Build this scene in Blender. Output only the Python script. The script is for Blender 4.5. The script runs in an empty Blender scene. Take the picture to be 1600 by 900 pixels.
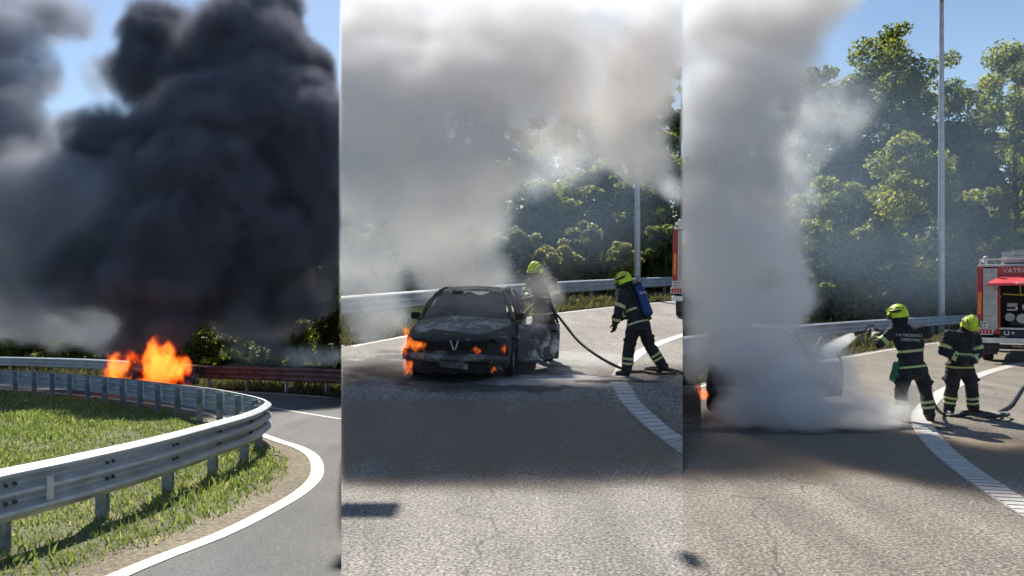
import bpy, bmesh, math, random
import numpy as np
from mathutils import Vector, Matrix, noise as mnoise
R = math.radians
scene = bpy.context.scene
C = scene.collection

# ---------------------------------------------------------------- camera, sky, sun, exposure
F, H, Y0 = 1200.0, 2.0, 462.0          # focal length and horizon row of the photograph (1600 px wide), eye height
cam_d = bpy.data.cameras.new('camera')
cam = bpy.data.objects.new('camera', cam_d); C.objects.link(cam)
cam.location = (0, 0, H); cam.rotation_euler = (R(90), 0, 0)
cam_d.sensor_width = 36; cam_d.lens = 36 * F / 1600; cam_d.shift_y = (Y0 - 450) / 1600
cam_d.clip_start = 0.1; cam_d.clip_end = 3000
scene.camera = cam
SUN_AZ, SUN_EL = 12.6, 44.0            # degrees to the left of the view axis, and height
sun_to = Vector((-math.sin(R(SUN_AZ)) * math.cos(R(SUN_EL)), math.cos(R(SUN_AZ)) * math.cos(R(SUN_EL)), math.sin(R(SUN_EL))))
world = bpy.data.worlds.new('World'); scene.world = world; world.use_nodes = True
nt = world.node_tree; bg = nt.nodes['Background']
sky = nt.nodes.new('ShaderNodeTexSky'); sky.sky_type = 'NISHITA'; sky.sun_disc = False
sky.sun_elevation = R(SUN_EL); sky.sun_rotation = R(-SUN_AZ)
sky.air_density = 1.0; sky.dust_density = 0.25; sky.ozone_density = 2.0
nt.links.new(sky.outputs[0], bg.inputs[0]); bg.inputs[1].default_value = 0.078
sun_d = bpy.data.lights.new('sun', 'SUN'); sun_d.energy = 5.0; sun_d.angle = R(0.5); sun_d.color = (1.0, 0.95, 0.86)
sun = bpy.data.objects.new('sun', sun_d); C.objects.link(sun)
sun.rotation_euler = sun_to.to_track_quat('Z', 'Y').to_euler()
vs = scene.view_settings; vs.view_transform = 'Standard'; vs.look = 'None'; vs.gamma = 1.0; vs.exposure = 0.65
scene.render.engine = 'CYCLES'
cy = scene.cycles
cy.use_denoising = True; cy.volume_step_rate = 4.0; cy.volume_max_steps = 256
cy.max_bounces = 12; cy.diffuse_bounces = 3; cy.glossy_bounces = 3; cy.transmission_bounces = 4; cy.transparent_max_bounces = 16; cy.volume_bounces = 8
cy.use_adaptive_sampling = True; cy.adaptive_threshold = 0.035; cy.sample_clamp_indirect = 6

# ---------------------------------------------------------------- the three stretches of road: each falls or climbs on its own
SL = {1: -63 / 1200, 2: 60 / 1200, 3: 0.0}     # slope of the ground along y
BL, BR = (533.3 - 800) / F, (1066.7 - 800) / F  # where one stretch ends and the next begins (x / y)
YA, YB = 8.6, 11.6                              # the middle stretch is level up to YA, then climbs and joins its slope at YB
MR = SL[2] * YB / (YB - YA)
def zg(k, y):
    y = max(y, 0.0)
    if k == 2 and y < YB: return MR * max(y - YA, 0.0)
    return SL[k] * y
def gp(k, px, py, dz=0.0):
    d = H / ((py - Y0) / F + SL[k])
    if k == 2 and d < YB:
        d = (H + MR * YA) / ((py - Y0) / F + MR)
        if d < YA: d = H / ((py - Y0) / F)
    return Vector(((px - 800) / F * d, d, zg(k, d) + dz))
def at(px, py, d): return Vector(((px - 800) / F * d, d, H + (Y0 - py) / F * d))

# ---------------------------------------------------------------- materials
MATS = {}
def nodes_of(m): return m.node_tree.nodes, m.node_tree.links
def mat(name, col, rough=0.6, metal=0.0, var=0.15, scale=6.0, bump=0.0, bscale=60.0, col2=None, emit=None, spec=0.5, coat=0.0, coord='Object', detail=4.0):
    m = bpy.data.materials.new(name); m.use_nodes = True; MATS[name] = m
    N, L = nodes_of(m); b = N['Principled BSDF']
    b.inputs['Roughness'].default_value = rough; b.inputs['Metallic'].default_value = metal
    b.inputs['Specular IOR Level'].default_value = spec; b.inputs['Coat Weight'].default_value = coat
    tc = N.new('ShaderNodeTexCoord')
    n = N.new('ShaderNodeTexNoise'); n.inputs['Scale'].default_value = scale; n.inputs['Detail'].default_value = detail; n.inputs['Roughness'].default_value = 0.65
    L.new(tc.outputs[coord], n.inputs['Vector'])
    r = N.new('ShaderNodeValToRGB'); e = r.color_ramp.elements
    c2 = col2 or tuple(min(1, c * (1 + var * 2)) for c in col)
    c1 = tuple(c * (1 - var) for c in col)
    e[0].position = 0.32; e[0].color = (*c1, 1); e[1].position = 0.68; e[1].color = (*c2, 1)
    L.new(n.outputs['Fac'], r.inputs['Fac']); L.new(r.outputs['Color'], b.inputs['Base Color'])
    if bump:
        n2 = N.new('ShaderNodeTexNoise'); n2.inputs['Scale'].default_value = bscale; n2.inputs['Detail'].default_value = 3
        L.new(tc.outputs[coord], n2.inputs['Vector'])
        bp = N.new('ShaderNodeBump'); bp.inputs['Strength'].default_value = bump; bp.inputs['Distance'].default_value = 0.02
        L.new(n2.outputs['Fac'], bp.inputs['Height']); L.new(bp.outputs['Normal'], b.inputs['Normal'])
    if emit:
        b.inputs['Emission Color'].default_value = (*emit[0], 1); b.inputs['Emission Strength'].default_value = emit[1]
    return m

# ---------------------------------------------------------------- mesh helpers
def frame_of(t):
    t = t.normalized(); up = Vector((0, 0, 1)) if abs(t.z) < 0.95 else Vector((0, 1, 0))
    a = t.cross(up).normalized(); return a, a.cross(t).normalized()
class MB:
    def __init__(s): s.v = []; s.f = []; s.m = []
    def add(s, vs_, fs, mi=0):
        o = len(s.v); s.v += [tuple(p) for p in vs_]; s.f += [tuple(i + o for i in f) for f in fs]; s.m += [mi] * len(fs); return s
    def box(s, c, size, rot=None, mi=0, taper=(1, 1)):
        x, y, z = (q / 2 for q in size); c = Vector(c)
        p = [Vector((sx * x * (taper[0] if sz > 0 else 1), sy * y * (taper[1] if sz > 0 else 1), sz * z)) for sz in (-1, 1) for sx, sy in ((-1, -1), (1, -1), (1, 1), (-1, 1))]
        if rot is not None: p = [rot @ q for q in p]
        return s.add([q + c for q in p], [(3, 2, 1, 0), (4, 5, 6, 7), (0, 1, 5, 4), (1, 2, 6, 5), (2, 3, 7, 6), (3, 0, 4, 7)], mi)
    def prism(s, poly, z0, z1, axis='z', mi=0):          # polygon pulled along an axis
        n = len(poly)
        def P(a, b, t): return {'z': (a, b, t), 'y': (a, t, b), 'x': (t, a, b)}[axis]
        vs_ = [P(a, b, z0) for a, b in poly] + [P(a, b, z1) for a, b in poly]
        return s.add(vs_, [tuple(range(n))[::-1], tuple(range(n, 2 * n))] + [(i, (i + 1) % n, (i + 1) % n + n, i + n) for i in range(n)], mi)
    def tube(s, pts, rad, n=8, mi=0, flat=None):         # tapered tube; flat = (a, b) multiplies the two cross axes
        pts = [Vector(p) for p in pts]; rad = rad if hasattr(rad, '__len__') else [rad] * len(pts)
        vs_, fs = [], []; pa = None
        for i, p in enumerate(pts):
            t = pts[min(i + 1, len(pts) - 1)] - pts[max(i - 1, 0)]
            a, b = frame_of(t)
            if pa is not None:
                a = (pa - t.normalized() * pa.dot(t.normalized()))
                a = a.normalized() if a.length > 1e-6 else frame_of(t)[0]
                b = a.cross(t.normalized()).normalized()
            pa = a
            fa, fb = flat if flat else (1, 1)
            for j in range(n):
                w = 2 * math.pi * j / n
                vs_.append(p + (a * math.cos(w) * fa + b * math.sin(w) * fb) * rad[i])
        for i in range(len(pts) - 1):
            for j in range(n):
                k = (j + 1) % n; fs.append((i * n + j, i * n + k, (i + 1) * n + k, (i + 1) * n + j))
        fs.append(tuple(range(n))[::-1]); fs.append(tuple(range((len(pts) - 1) * n, len(pts) * n)))
        return s.add(vs_, fs, mi)
    def cyl(s, p0, p1, r0, r1=None, n=12, mi=0): return s.tube([p0, p1], [r0, r0 if r1 is None else r1], n, mi)
    def ball(s, c, r, n=10, mi=0, m=7):
        c = Vector(c); r = r if hasattr(r, '__len__') else (r, r, r); vs_, fs = [], []
        for i in range(1, m):
            a = math.pi * i / m
            for j in range(n):
                b = 2 * math.pi * j / n
                vs_.append((c.x + r[0] * math.sin(a) * math.cos(b), c.y + r[1] * math.sin(a) * math.sin(b), c.z + r[2] * math.cos(a)))
        vs_ += [(c.x, c.y, c.z + r[2]), (c.x, c.y, c.z - r[2])]; T = len(vs_) - 2
        for i in range(m - 2):
            for j in range(n):
                k = (j + 1) % n; fs.append((i * n + j, (i + 1) * n + j, (i + 1) * n + k, i * n + k))
        for j in range(n):
            k = (j + 1) % n; fs.append((T, j, k)); fs.append(((m - 2) * n + k, (m - 2) * n + j, T + 1))
        return s.add(vs_, fs, mi)
    def mesh(s, name):
        me = bpy.data.meshes.new(name); me.from_pydata(s.v, [], s.f); me.update(); return me
    def build(s, name, mats, parent=None, smooth=False, bevel=0.0, kind=None):
        me = s.mesh(name); mats = mats if isinstance(mats, (list, tuple)) else [mats]
        for m in mats: me.materials.append(MATS[m] if isinstance(m, str) else m)
        if len(mats) > 1: me.polygons.foreach_set('material_index', s.m)
        if bevel:
            bm = bmesh.new(); bm.from_mesh(me)
            bmesh.ops.bevel(bm, geom=[e for e in bm.edges if len(e.link_faces) == 2 and e.calc_face_angle(0) > 0.6], offset=bevel, segments=2, affect='EDGES', profile=0.6, clamp_overlap=True)
            bm.to_mesh(me); bm.free()
        if smooth: me.polygons.foreach_set('use_smooth', [True] * len(me.polygons)); 
        o = bpy.data.objects.new(name, me); C.objects.link(o)
        if smooth: 
            try: me.set_sharp_from_angle(angle=R(40))
            except Exception: pass
        if parent: o.parent = parent
        if kind: o['kind'] = kind
        return o
def empty(name, label, cat, loc=(0, 0, 0), rot=(0, 0, 0), group=None):
    o = bpy.data.objects.new(name, None); C.objects.link(o); o.location = loc; o.rotation_euler = rot; o.empty_display_size = 0.2
    return tag(o, label, cat, group)
def tag(o, label, cat=None, group=None, kind=None):
    o['label'] = label
    if cat: o['category'] = cat
    if group: o['group'] = group
    if kind: o['kind'] = kind
    return o
def copy_tree(o, parent=None):
    kids = [c for c in C.objects if c.parent == o]
    c = o.copy(); C.objects.link(c); c.parent = parent
    for ch in kids: copy_tree(ch, c)
    return c
def world_matrix(o):
    m = o.matrix_basis.copy()
    return (world_matrix(o.parent) @ o.matrix_parent_inverse @ m) if o.parent else m
def clip(o, k, recurse=True):
    """cut a thing where its stretch of the scene ends"""
    kids = [c for c in C.objects if c.parent == o]
    if o.type == 'MESH':
        M = world_matrix(o); Mi = M.inverted()
        planes = []
        if k in (1, 2): planes.append((Vector((1, -BL, 0)), 1 if k == 1 else -1))
        if k in (2, 3): planes.append((Vector((1, -BR, 0)), 1 if k == 2 else -1))
        co = np.empty(len(o.data.vertices) * 3); o.data.vertices.foreach_get('co', co); co = co.reshape(-1, 3)
        Mn = np.array(M); w = co @ Mn[:3, :3].T + Mn[:3, 3]
        for nrm, sg in planes:
            d = (w @ np.array(nrm)) * sg
            if len(d) and d.max() > 1e-5:
                o.data = o.data.copy() if o.data.users > 1 else o.data
                bm = bmesh.new(); bm.from_mesh(o.data)
                no = (M.to_3x3().transposed() @ (nrm * sg)).normalized()
                bmesh.ops.bisect_plane(bm, geom=bm.verts[:] + bm.edges[:] + bm.faces[:], plane_co=Mi @ Vector((0, 0, 0)), plane_no=no, clear_outer=True, dist=1e-5)
                bm.to_mesh(o.data); bm.free()
                if len(o.data.polygons) == 0: break
                co = np.empty(len(o.data.vertices) * 3); o.data.vertices.foreach_get('co', co); co = co.reshape(-1, 3)
                w = co @ Mn[:3, :3].T + Mn[:3, 3]
    if recurse:
        for c in kids: clip(c, k)
    if o.type == 'MESH' and len(o.data.polygons) == 0 and not [c for c in C.objects if c.parent == o]:
        bpy.data.objects.remove(o)
def smooth_path(pts, n):
    """Catmull-Rom through the points, resampled evenly to n points"""
    p = [Vector(q) for q in pts]; p = [p[0] * 2 - p[1]] + p + [p[-1] * 2 - p[-2]]; out = []
    for i in range(1, len(p) - 2):
        for j in range(24):
            t = j / 24; a, b, c, d = p[i - 1], p[i], p[i + 1], p[i + 2]
            out.append(0.5 * ((2 * b) + (c - a) * t + (2 * a - 5 * b + 4 * c - d) * t * t + (3 * b - a - 3 * c + d) * t ** 3))
    out.append(p[-2])
    L = [0]
    for i in range(1, len(out)): L.append(L[-1] + (out[i] - out[i - 1]).length)
    res = []; j = 0
    for i in range(n):
        s = L[-1] * i / (n - 1)
        while j < len(L) - 2 and L[j + 1] < s: j += 1
        t = (s - L[j]) / max(L[j + 1] - L[j], 1e-9); res.append(out[j].lerp(out[j + 1], min(max(t, 0), 1)))
    return res, L[-1]
# ---------------------------------------------------------------- ground, roads, markings
def ground_mat(name, base, light, specks, grain, bump, stains_and_shade=None, gscale=170.0, scale2=0.7, cracks=False):
    m = bpy.data.materials.new(name); m.use_nodes = True; MATS[name] = m
    N, L = nodes_of(m); b = N['Principled BSDF']; b.inputs['Roughness'].default_value = 0.85; b.inputs['Specular IOR Level'].default_value = 0.3
    tc = N.new('ShaderNodeTexCoord'); P = tc.outputs['Object']
    v = N.new('ShaderNodeTexVoronoi'); v.inputs['Scale'].default_value = gscale; L.new(P, v.inputs['Vector'])
    n = N.new('ShaderNodeTexNoise'); n.inputs['Scale'].default_value = gscale * 0.55; n.inputs['Detail'].default_value = 2; L.new(P, n.inputs['Vector'])
    w = N.new('ShaderNodeTexNoise'); w.inputs['Scale'].default_value = scale2; w.inputs['Detail'].default_value = 5; L.new(P, w.inputs['Vector'])
    r = N.new('ShaderNodeValToRGB'); e = r.color_ramp.elements
    e[0].position = 0.34; e[0].color = (*base, 1); e[1].position = 0.66; e[1].color = (*light, 1); L.new(n.outputs['Fac'], r.inputs['Fac'])
    hs = N.new('ShaderNodeMixRGB'); hs.blend_type = 'MULTIPLY'; hs.inputs['Fac'].default_value = specks
    L.new(r.outputs['Color'], hs.inputs['Color1'])
    r3 = N.new('ShaderNodeValToRGB'); r3.color_ramp.elements[0].color = (0.45, 0.45, 0.47, 1); r3.color_ramp.elements[1].color = (1.25, 1.2, 1.15, 1)
    sp = N.new('ShaderNodeSeparateColor'); L.new(v.outputs['Color'], sp.inputs[0]); L.new(sp.outputs[0], r3.inputs['Fac']); L.new(r3.outputs['Color'], hs.inputs['Color2'])
    mx = N.new('ShaderNodeMixRGB'); mx.blend_type = 'MULTIPLY'; mx.inputs['Fac'].default_value = 0.6; L.new(hs.outputs['Color'], mx.inputs['Color1'])
    r2 = N.new('ShaderNodeValToRGB'); r2.color_ramp.elements[0].position = 0.3; r2.color_ramp.elements[0].color = (0.72, 0.72, 0.74, 1); r2.color_ramp.elements[1].position = 0.7; r2.color_ramp.elements[1].color = (1.1, 1.08, 1.05, 1)
    L.new(w.outputs['Fac'], r2.inputs['Fac']); L.new(r2.outputs['Color'], mx.inputs['Color2'])
    out = mx.outputs['Color']
    # long worn tracks, patches and hairline cracks
    mp0 = N.new('ShaderNodeMapping'); mp0.inputs['Rotation'].default_value = (0, 0, R(14)); mp0.inputs['Scale'].default_value = (1.1, .12, 1); L.new(P, mp0.inputs['Vector'])
    tn = N.new('ShaderNodeTexNoise'); tn.inputs['Scale'].default_value = 1.6; tn.inputs['Detail'].default_value = 4; L.new(mp0.outputs[0], tn.inputs['Vector'])
    tr_ = N.new('ShaderNodeMapRange'); tr_.inputs[1].default_value = .35; tr_.inputs[2].default_value = .65; tr_.inputs[3].default_value = .80; tr_.inputs[4].default_value = 1.12; L.new(tn.outputs['Fac'], tr_.inputs[0])
    mt = N.new('ShaderNodeMixRGB'); mt.blend_type = 'MULTIPLY'; mt.inputs['Fac'].default_value = 1; L.new(out, mt.inputs['Color1']); L.new(tr_.outputs[0], mt.inputs['Color2']); out = mt.outputs['Color']
    if cracks:
        wp = N.new('ShaderNodeTexNoise'); wp.inputs['Scale'].default_value = 1.3; wp.inputs['Detail'].default_value = 4; L.new(P, wp.inputs['Vector'])
        wa = N.new('ShaderNodeMixRGB'); wa.blend_type = 'ADD'; wa.inputs['Fac'].default_value = .7; L.new(P, wa.inputs['Color1']); L.new(wp.outputs['Color'], wa.inputs['Color2'])
        ce = N.new('ShaderNodeTexVoronoi'); ce.feature = 'DISTANCE_TO_EDGE'; ce.inputs['Scale'].default_value = .33; L.new(wa.outputs['Color'], ce.inputs['Vector'])
        cm = N.new('ShaderNodeMapRange'); cm.inputs[1].default_value = .002; cm.inputs[2].default_value = .005; cm.inputs[3].default_value = .6; cm.inputs[4].default_value = 1; L.new(ce.outputs['Distance'], cm.inputs[0])
        mc = N.new('ShaderNodeMixRGB'); mc.blend_type = 'MULTIPLY'; mc.inputs['Fac'].default_value = 1; L.new(out, mc.inputs['Color1']); L.new(cm.outputs[0], mc.inputs['Color2']); out = mc.outputs['Color']
    for (cx, cy_, rx, ry, col, amt, nsc) in (stains_and_shade or []):     # spilled ash, water, foam and the painted smoke-shadow fringe, each with a ragged outline of its own
        mp = N.new('ShaderNodeMapping'); mp.vector_type = 'TEXTURE'; mp.inputs['Location'].default_value = (cx, cy_, 0); mp.inputs['Scale'].default_value = (rx, ry, 50)
        L.new(P, mp.inputs['Vector'])
        ln = N.new('ShaderNodeVectorMath'); ln.operation = 'LENGTH'; L.new(mp.outputs[0], ln.inputs[0])
        nn = N.new('ShaderNodeTexNoise'); nn.inputs['Scale'].default_value = nsc; nn.inputs['Detail'].default_value = 6; nn.inputs['Roughness'].default_value = 0.7; L.new(P, nn.inputs['Vector'])
        ad = N.new('ShaderNodeMath'); ad.operation = 'MULTIPLY_ADD'; ad.inputs[1].default_value = 1.9; ad.inputs[2].default_value = -0.95; L.new(nn.outputs['Fac'], ad.inputs[0])
        a2 = N.new('ShaderNodeMath'); a2.operation = 'ADD'; L.new(ad.outputs[0], a2.inputs[0]); L.new(ln.outputs['Value'], a2.inputs[1])
        mr = N.new('ShaderNodeMapRange'); mr.inputs['From Min'].default_value = 0.7; mr.inputs['From Max'].default_value = 1.05; mr.inputs['To Min'].default_value = amt; mr.inputs['To Max'].default_value = 0; L.new(a2.outputs[0], mr.inputs['Value'])
        ms = N.new('ShaderNodeMixRGB'); ms.inputs['Color2'].default_value = (*col, 1); L.new(mr.outputs[0], ms.inputs['Fac']); L.new(out, ms.inputs['Color1']); out = ms.outputs['Color']
    L.new(out, b.inputs['Base Color'])
    bp = N.new('ShaderNodeBump'); bp.inputs['Strength'].default_value = bump; bp.inputs['Distance'].default_value = 0.01
    L.new(v.outputs['Distance'], bp.inputs['Height']); L.new(bp.outputs['Normal'], b.inputs['Normal'])
    return m
smoke_penumbra = (0.20, 0.155, 0.105)  # brown light at the smoke shadow's edge, painted into the road colour
ash, foam, wet = (0.035, 0.034, 0.035), (0.42, 0.42, 0.42), (0.07, 0.068, 0.066)
c2, c3 = gp(2, 700, 590), gp(3, 1150, 650)
ground_mat('asphalt_smooth', (0.115, 0.117, 0.12), (0.18, 0.18, 0.176), 0.35, 1, 0.15, stains_and_shade=[(-14.5, 27.5, 4.2, 2.0, ash, 0.85, 1.2)], gscale=75)
g1, g2, g3 = gp(2, 880, 596), gp(2, 770, 606), gp(2, 560, 570)
ground_mat('asphalt_worn', (0.155, 0.147, 0.133), (0.45, 0.425, 0.385), 0.9, 1, 0.5, gscale=62, cracks=True, stains_and_shade=[
    (c2.x + .3, 9.9, 3.6, 1.7, smoke_penumbra, .75, 1.1), (c2.x, c2.y + 1.6, 2.3, 2.6, ash, 0.9, 1.6), (g1.x - .1, g1.y, 1.3, 0.75, foam, 0.75, 5.0), (g2.x, g2.y, 1.5, 0.35, wet, 0.9, 3.0), (g3.x, g3.y, 1.2, 0.7, ash, 0.8, 2.5),
    (gp(2, 960, 596).x, gp(2, 960, 596).y, 0.75, 0.22, ash, 0.9, 4.0), (gp(2, 900, 560).x, gp(2, 900, 560).y, 1.1, 1.2, foam, 0.5, 2.2)])
h1, h2 = gp(3, 1400, 668), gp(3, 1250, 672)
ground_mat('asphalt_worn_light', (0.135, 0.123, 0.105), (0.39, 0.35, 0.295), 0.9, 1, 0.5, gscale=62, cracks=True, stains_and_shade=[
    (c3.x + 1.0, 9.7, 4.0, 1.5, smoke_penumbra, .75, 1.1), (c3.x + .4, c3.y + 1.2, 2.4, 2.2, ash, 0.85, 1.6), (h1.x, h1.y, 0.95, 0.28, ash, 0.9, 4.0), (h2.x, h2.y, 2.0, 0.45, ash, 0.7, 2.5)])
ground_mat('verge_soil', (0.14, 0.115, 0.075), (0.27, 0.23, 0.16), 0.6, 1, 0.6, gscale=30, scale2=1.2)
ground_mat('soil', (0.022, 0.030, 0.012), (0.055, 0.058, 0.024), 0.5, 1, 0.6, gscale=22, scale2=0.35)
def paint_mat(name, col, worn, grime):
    m = mat(name, col, 0.65, var=.12, scale=11, col2=tuple(min(1, c * 1.12) for c in col), bump=.15, bscale=90); N, L = nodes_of(m); b = N['Principled BSDF']
    src = b.inputs['Base Color'].links[0].from_socket; tc = [n for n in N if n.type == 'TEX_COORD'][0]
    for sc, lo, hi, cc in ((26, .56, .66, worn), (3.0, .5, .75, grime)):
        n = N.new('ShaderNodeTexNoise'); n.inputs['Scale'].default_value = sc; n.inputs['Detail'].default_value = 6; n.inputs['Roughness'].default_value = .7; L.new(tc.outputs['Object'], n.inputs['Vector'])
        mr = N.new('ShaderNodeMapRange'); mr.inputs[1].default_value = lo; mr.inputs[2].default_value = hi; mr.inputs[4].default_value = .8; L.new(n.outputs['Fac'], mr.inputs[0])
        mx = N.new('ShaderNodeMixRGB'); mx.inputs['Color2'].default_value = (*cc, 1); L.new(mr.outputs[0], mx.inputs['Fac']); L.new(src, mx.inputs['Color1']); src = mx.outputs['Color']
    L.new(src, b.inputs['Base Color'])
paint_mat('road_paint', (0.52, 0.51, 0.48), (0.27, 0.26, 0.245), (0.36, 0.34, 0.31))
paint_mat('road_paint_yellowed', (0.56, 0.53, 0.44), (0.30, 0.29, 0.25), (0.42, 0.39, 0.31))

MATS['soil'].node_tree.nodes['Principled BSDF'].inputs['Specular IOR Level'].default_value = 0.0
def build_ground():
    """one sheet of land out to the horizon, with the step between the stretches"""
    rings = [0.6, 1.5, 3, 5, 6.5, 7, 7.5, 8, 8.5, 9, 9.5, 10, 10.5, 11, 11.5, 12, 13, 14.5, 17, 23, 30, 38, 47, 57, 62, 70, 80, 90, 104, 130, 200, 350, 700, 1500]
    aL, aR = math.degrees(math.atan(BL)), math.degrees(math.atan(BR))
    cols = [(a, 1) for a in np.linspace(-180, aL, 40)] + [(a, 2) for a in np.linspace(aL, aR, 8)] + [(a, 3) for a in np.linspace(aR, 180, 40)]
    vs_, fs = [(0, 0, -0.03)], []
    for a, k in cols:
        for r in rings:
            x, y = r * math.sin(R(a)), r * math.cos(R(a))
            yy = min(max(y, 0), 70)
            fade = 1 if abs(a) < 60 else max(0, (100 - abs(a)) / 40)
            rise = min(max(r - 62, 0) * .22, 9.0) if abs(a) < 75 else min(max(r - 120, 0) * .05, 9.0)
            vs_.append((x, y, rise + (zg(2, yy) if k == 2 else SL[k] * yy * fade) - 0.045))
    n = len(rings)
    for i in range(len(cols) - 1):
        A, B = 1 + i * n, 1 + (i + 1) * n
        if abs(cols[i][0] - cols[i + 1][0]) > 1e-6: fs.append((0, A, B))
        for j in range(n - 1): fs.append((A + j, A + j + 1, B + j + 1, B + j))
    o = MB().add(vs_, fs).build('ground', 'soil'); o['kind'] = 'structure'; o['label'] = 'earthy verge and land under the grass and the trees'
    return o
build_ground()
def sheet(name, k, pts, m, label, dz=0.0, t=0.0):
    """flat sheet on one stretch; pts are (x, y)"""
    mb = MB(); n = len(pts)
    mb.add([(x, y, zg(k, y) + dz) for x, y in pts], [tuple(range(n))])
    o = mb.build(name, m); o['kind'] = 'structure'; o['label'] = label
    bm = bmesh.new(); bm.from_mesh(o.data)
    for v in bm.verts: v.co.z = 0
    bmesh.ops.triangulate(bm, faces=bm.faces[:], ngon_method='EAR_CLIP')
    for yc in ((YA, YB) if k == 2 else (0,)): bmesh.ops.bisect_plane(bm, geom=bm.verts[:] + bm.edges[:] + bm.faces[:], plane_co=(0, yc, 0), plane_no=(0, 1, 0))
    for v in bm.verts: v.co.z = zg(k, v.co.y) + dz
    for f in bm.faces:
        f.normal_update()
        if f.normal.z < 0: f.normal_flip()
    bm.to_mesh(o.data); bm.free(); return o
def strip(path, w, k, dz, mi=0, mb=None, thick=0.004):
    """painted ribbon on the road along (x, y) points, with real thickness"""
    mb = mb or MB(); n = len(path); vs_ = []
    for i, p in enumerate(path):
        t = path[min(i + 1, n - 1)] - path[max(i - 1, 0)]; t = Vector((t.x, t.y, 0)).normalized(); s_ = Vector((-t.y, t.x, 0)) * (w / 2)
        for q in (p + s_, p - s_): vs_ += [(q.x, q.y, zg(k, q.y) + dz), (q.x, q.y, zg(k, q.y) + dz + thick)]
    fs = []
    for i in range(n - 1):
        a, b = i * 4, i * 4 + 4
        fs += [(a + 1, a + 3, b + 3, b + 1), (a, a + 1, b + 1, b), (a + 3, a + 2, b + 2, b + 3)]
    e = (n - 1) * 4; fs += [(0, 2, 3, 1), (e + 1, e + 3, e + 2, e)]
    return mb.add(vs_, fs, mi)
def orient_up(o):
    bm = bmesh.new(); bm.from_mesh(o.data); bmesh.ops.recalc_face_normals(bm, faces=bm.faces[:]); bm.to_mesh(o.data); bm.free()

# stretch 1: road round the grass island
LINE1 = [(60, 960), (180, 902), (262, 868), (350, 834), (424, 797), (472, 768), (495, 742), (491, 716), (468, 700), (432, 688)]
island = [gp(1, px, py) for px, py in LINE1]
inner, _ = smooth_path([(p.x, p.y, 0) for p in island] + [(-5.9, 16.8, 0), (-7.5, 19.3, 0), (-9.4, 21.5, 0), (-11.9, 23.7, 0), (-14.7, 26, 0), (-18, 28.2, 0), (-23, 31, 0), (-31, 35, 0)], 120)
outer, _ = smooth_path([(p.x, p.y, 0) for p in (gp(1, 620, 630), gp(1, 533, 621), gp(1, 440, 614), gp(1, 350, 609), gp(1, 300, 606))] + [(-15.4, 31.0, 0), (-21, 35.6, 0), (-29, 41, 0), (-44, 49, 0)], 80)
lim = BL
poly = [(0, 0), (-0.3, 0)] + [(p.x, p.y) for p in inner] + [(p.x, p.y) for p in reversed(outer) if p.x < lim * p.y - 0.01]
yb = [p.y for p in outer if p.x < lim * p.y - 0.01][0]
poly += [(lim * (yb + 0.05), yb + 0.05)]
road1 = sheet('road', 1, poly, 'asphalt_smooth', 'smooth grey slip road curving round the grass island')
ground_mat('lawn_thatch', (0.085, 0.10, 0.04), (0.19, 0.18, 0.085), 0.5, 1, 0.8, gscale=26, scale2=.8)
lawn = sheet('lawn', 1, [(p.x, p.y) for p in inner] + [(-55, 40), (-55, -2), (-6, -1)], 'lawn_thatch', 'matted green and straw ground of the grass island', dz=-.02)
mk = strip(inner, 0.19, 1, 0.004).build('edge_line', 'road_paint_yellowed', road1, smooth=False); orient_up(mk)
vs1 = strip([p + Vector((-(inner[min(i + 1, len(inner) - 1)] - inner[max(i - 1, 0)]).normalized().y, (inner[min(i + 1, len(inner) - 1)] - inner[max(i - 1, 0)]).normalized().x, 0)) * (.30 + .09 * math.sin(i * 1.7) + .06 * math.sin(i * 4.1)) for i, p in enumerate(inner)], .62, 1, -.012, thick=.008).build('verge', 'verge_soil'); orient_up(vs1); vs1['kind'] = 'structure'; vs1['label'] = 'bare tan soil between the white line and the island grass'
mk2 = strip([Vector((p.x + .15, p.y - .55, 0)) for p in outer if p.x < lim * p.y - .12], 0.13, 1, 0.004).build('edge_line', 'road_paint_yellowed', road1); orient_up(mk2)
cl, _ = smooth_path([(p.x, p.y, 0) for p in (gp(1, 533, 655), gp(1, 470, 645), gp(1, 405, 634), gp(1, 370, 628))], 20)
mk3 = strip(cl, 0.12, 1, 0.004).build('lane_line', 'road_paint', road1); orient_up(mk3)

# stretch 2 and 3: the wide merge area
def merge_road(k, edge, far, lab, m, xr):
    pts = [(0, 0)] + far
    return sheet('road', k, pts, m, lab)
def edge_pts(k, px_list): return [gp(k, *q) for q in px_list]
E2 = edge_pts(2, [(470, 556), (560, 540), (650, 523), (740, 508), (830, 496), (880, 489), (960, 480), (1020, 474), (1110, 467)])
e2, _ = smooth_path([(p.x, p.y, 0) for p in E2], 60)
poly = [(0, 0), (BL * e2[0].y, e2[0].y)] 
poly = [(0.0, 0.0)] + [(BL * y, y) for y in (4, 9, 14)]
ins = [p for p in e2 if BL * p.y < p.x < BR * p.y]
poly += [(BL * (ins[0].y + .35), ins[0].y + .35)] + [(p.x, p.y + 0.45) for p in ins] + [(BR * (ins[-1].y + .4), ins[-1].y + .4)] + [(BR * y, y) for y in (22, 14, 9, 4)]
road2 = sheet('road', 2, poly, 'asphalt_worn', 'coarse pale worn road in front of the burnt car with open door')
o = strip(ins, 0.16, 2, 0.004).build('edge_line', 'road_paint', road2); orient_up(o)
E3 = edge_pts(3, [(1060, 612), (1150, 592), (1240, 574), (1310, 561), (1390, 547), (1450, 538), (1530, 529), (1620, 521)]) + [Vector((40, 47, 0)), Vector((60, 52, 0))]
e3, _ = smooth_path([(p.x, p.y, 0) for p in E3], 80)
ins3 = [p for p in e3 if p.x > BR * p.y]
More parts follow.
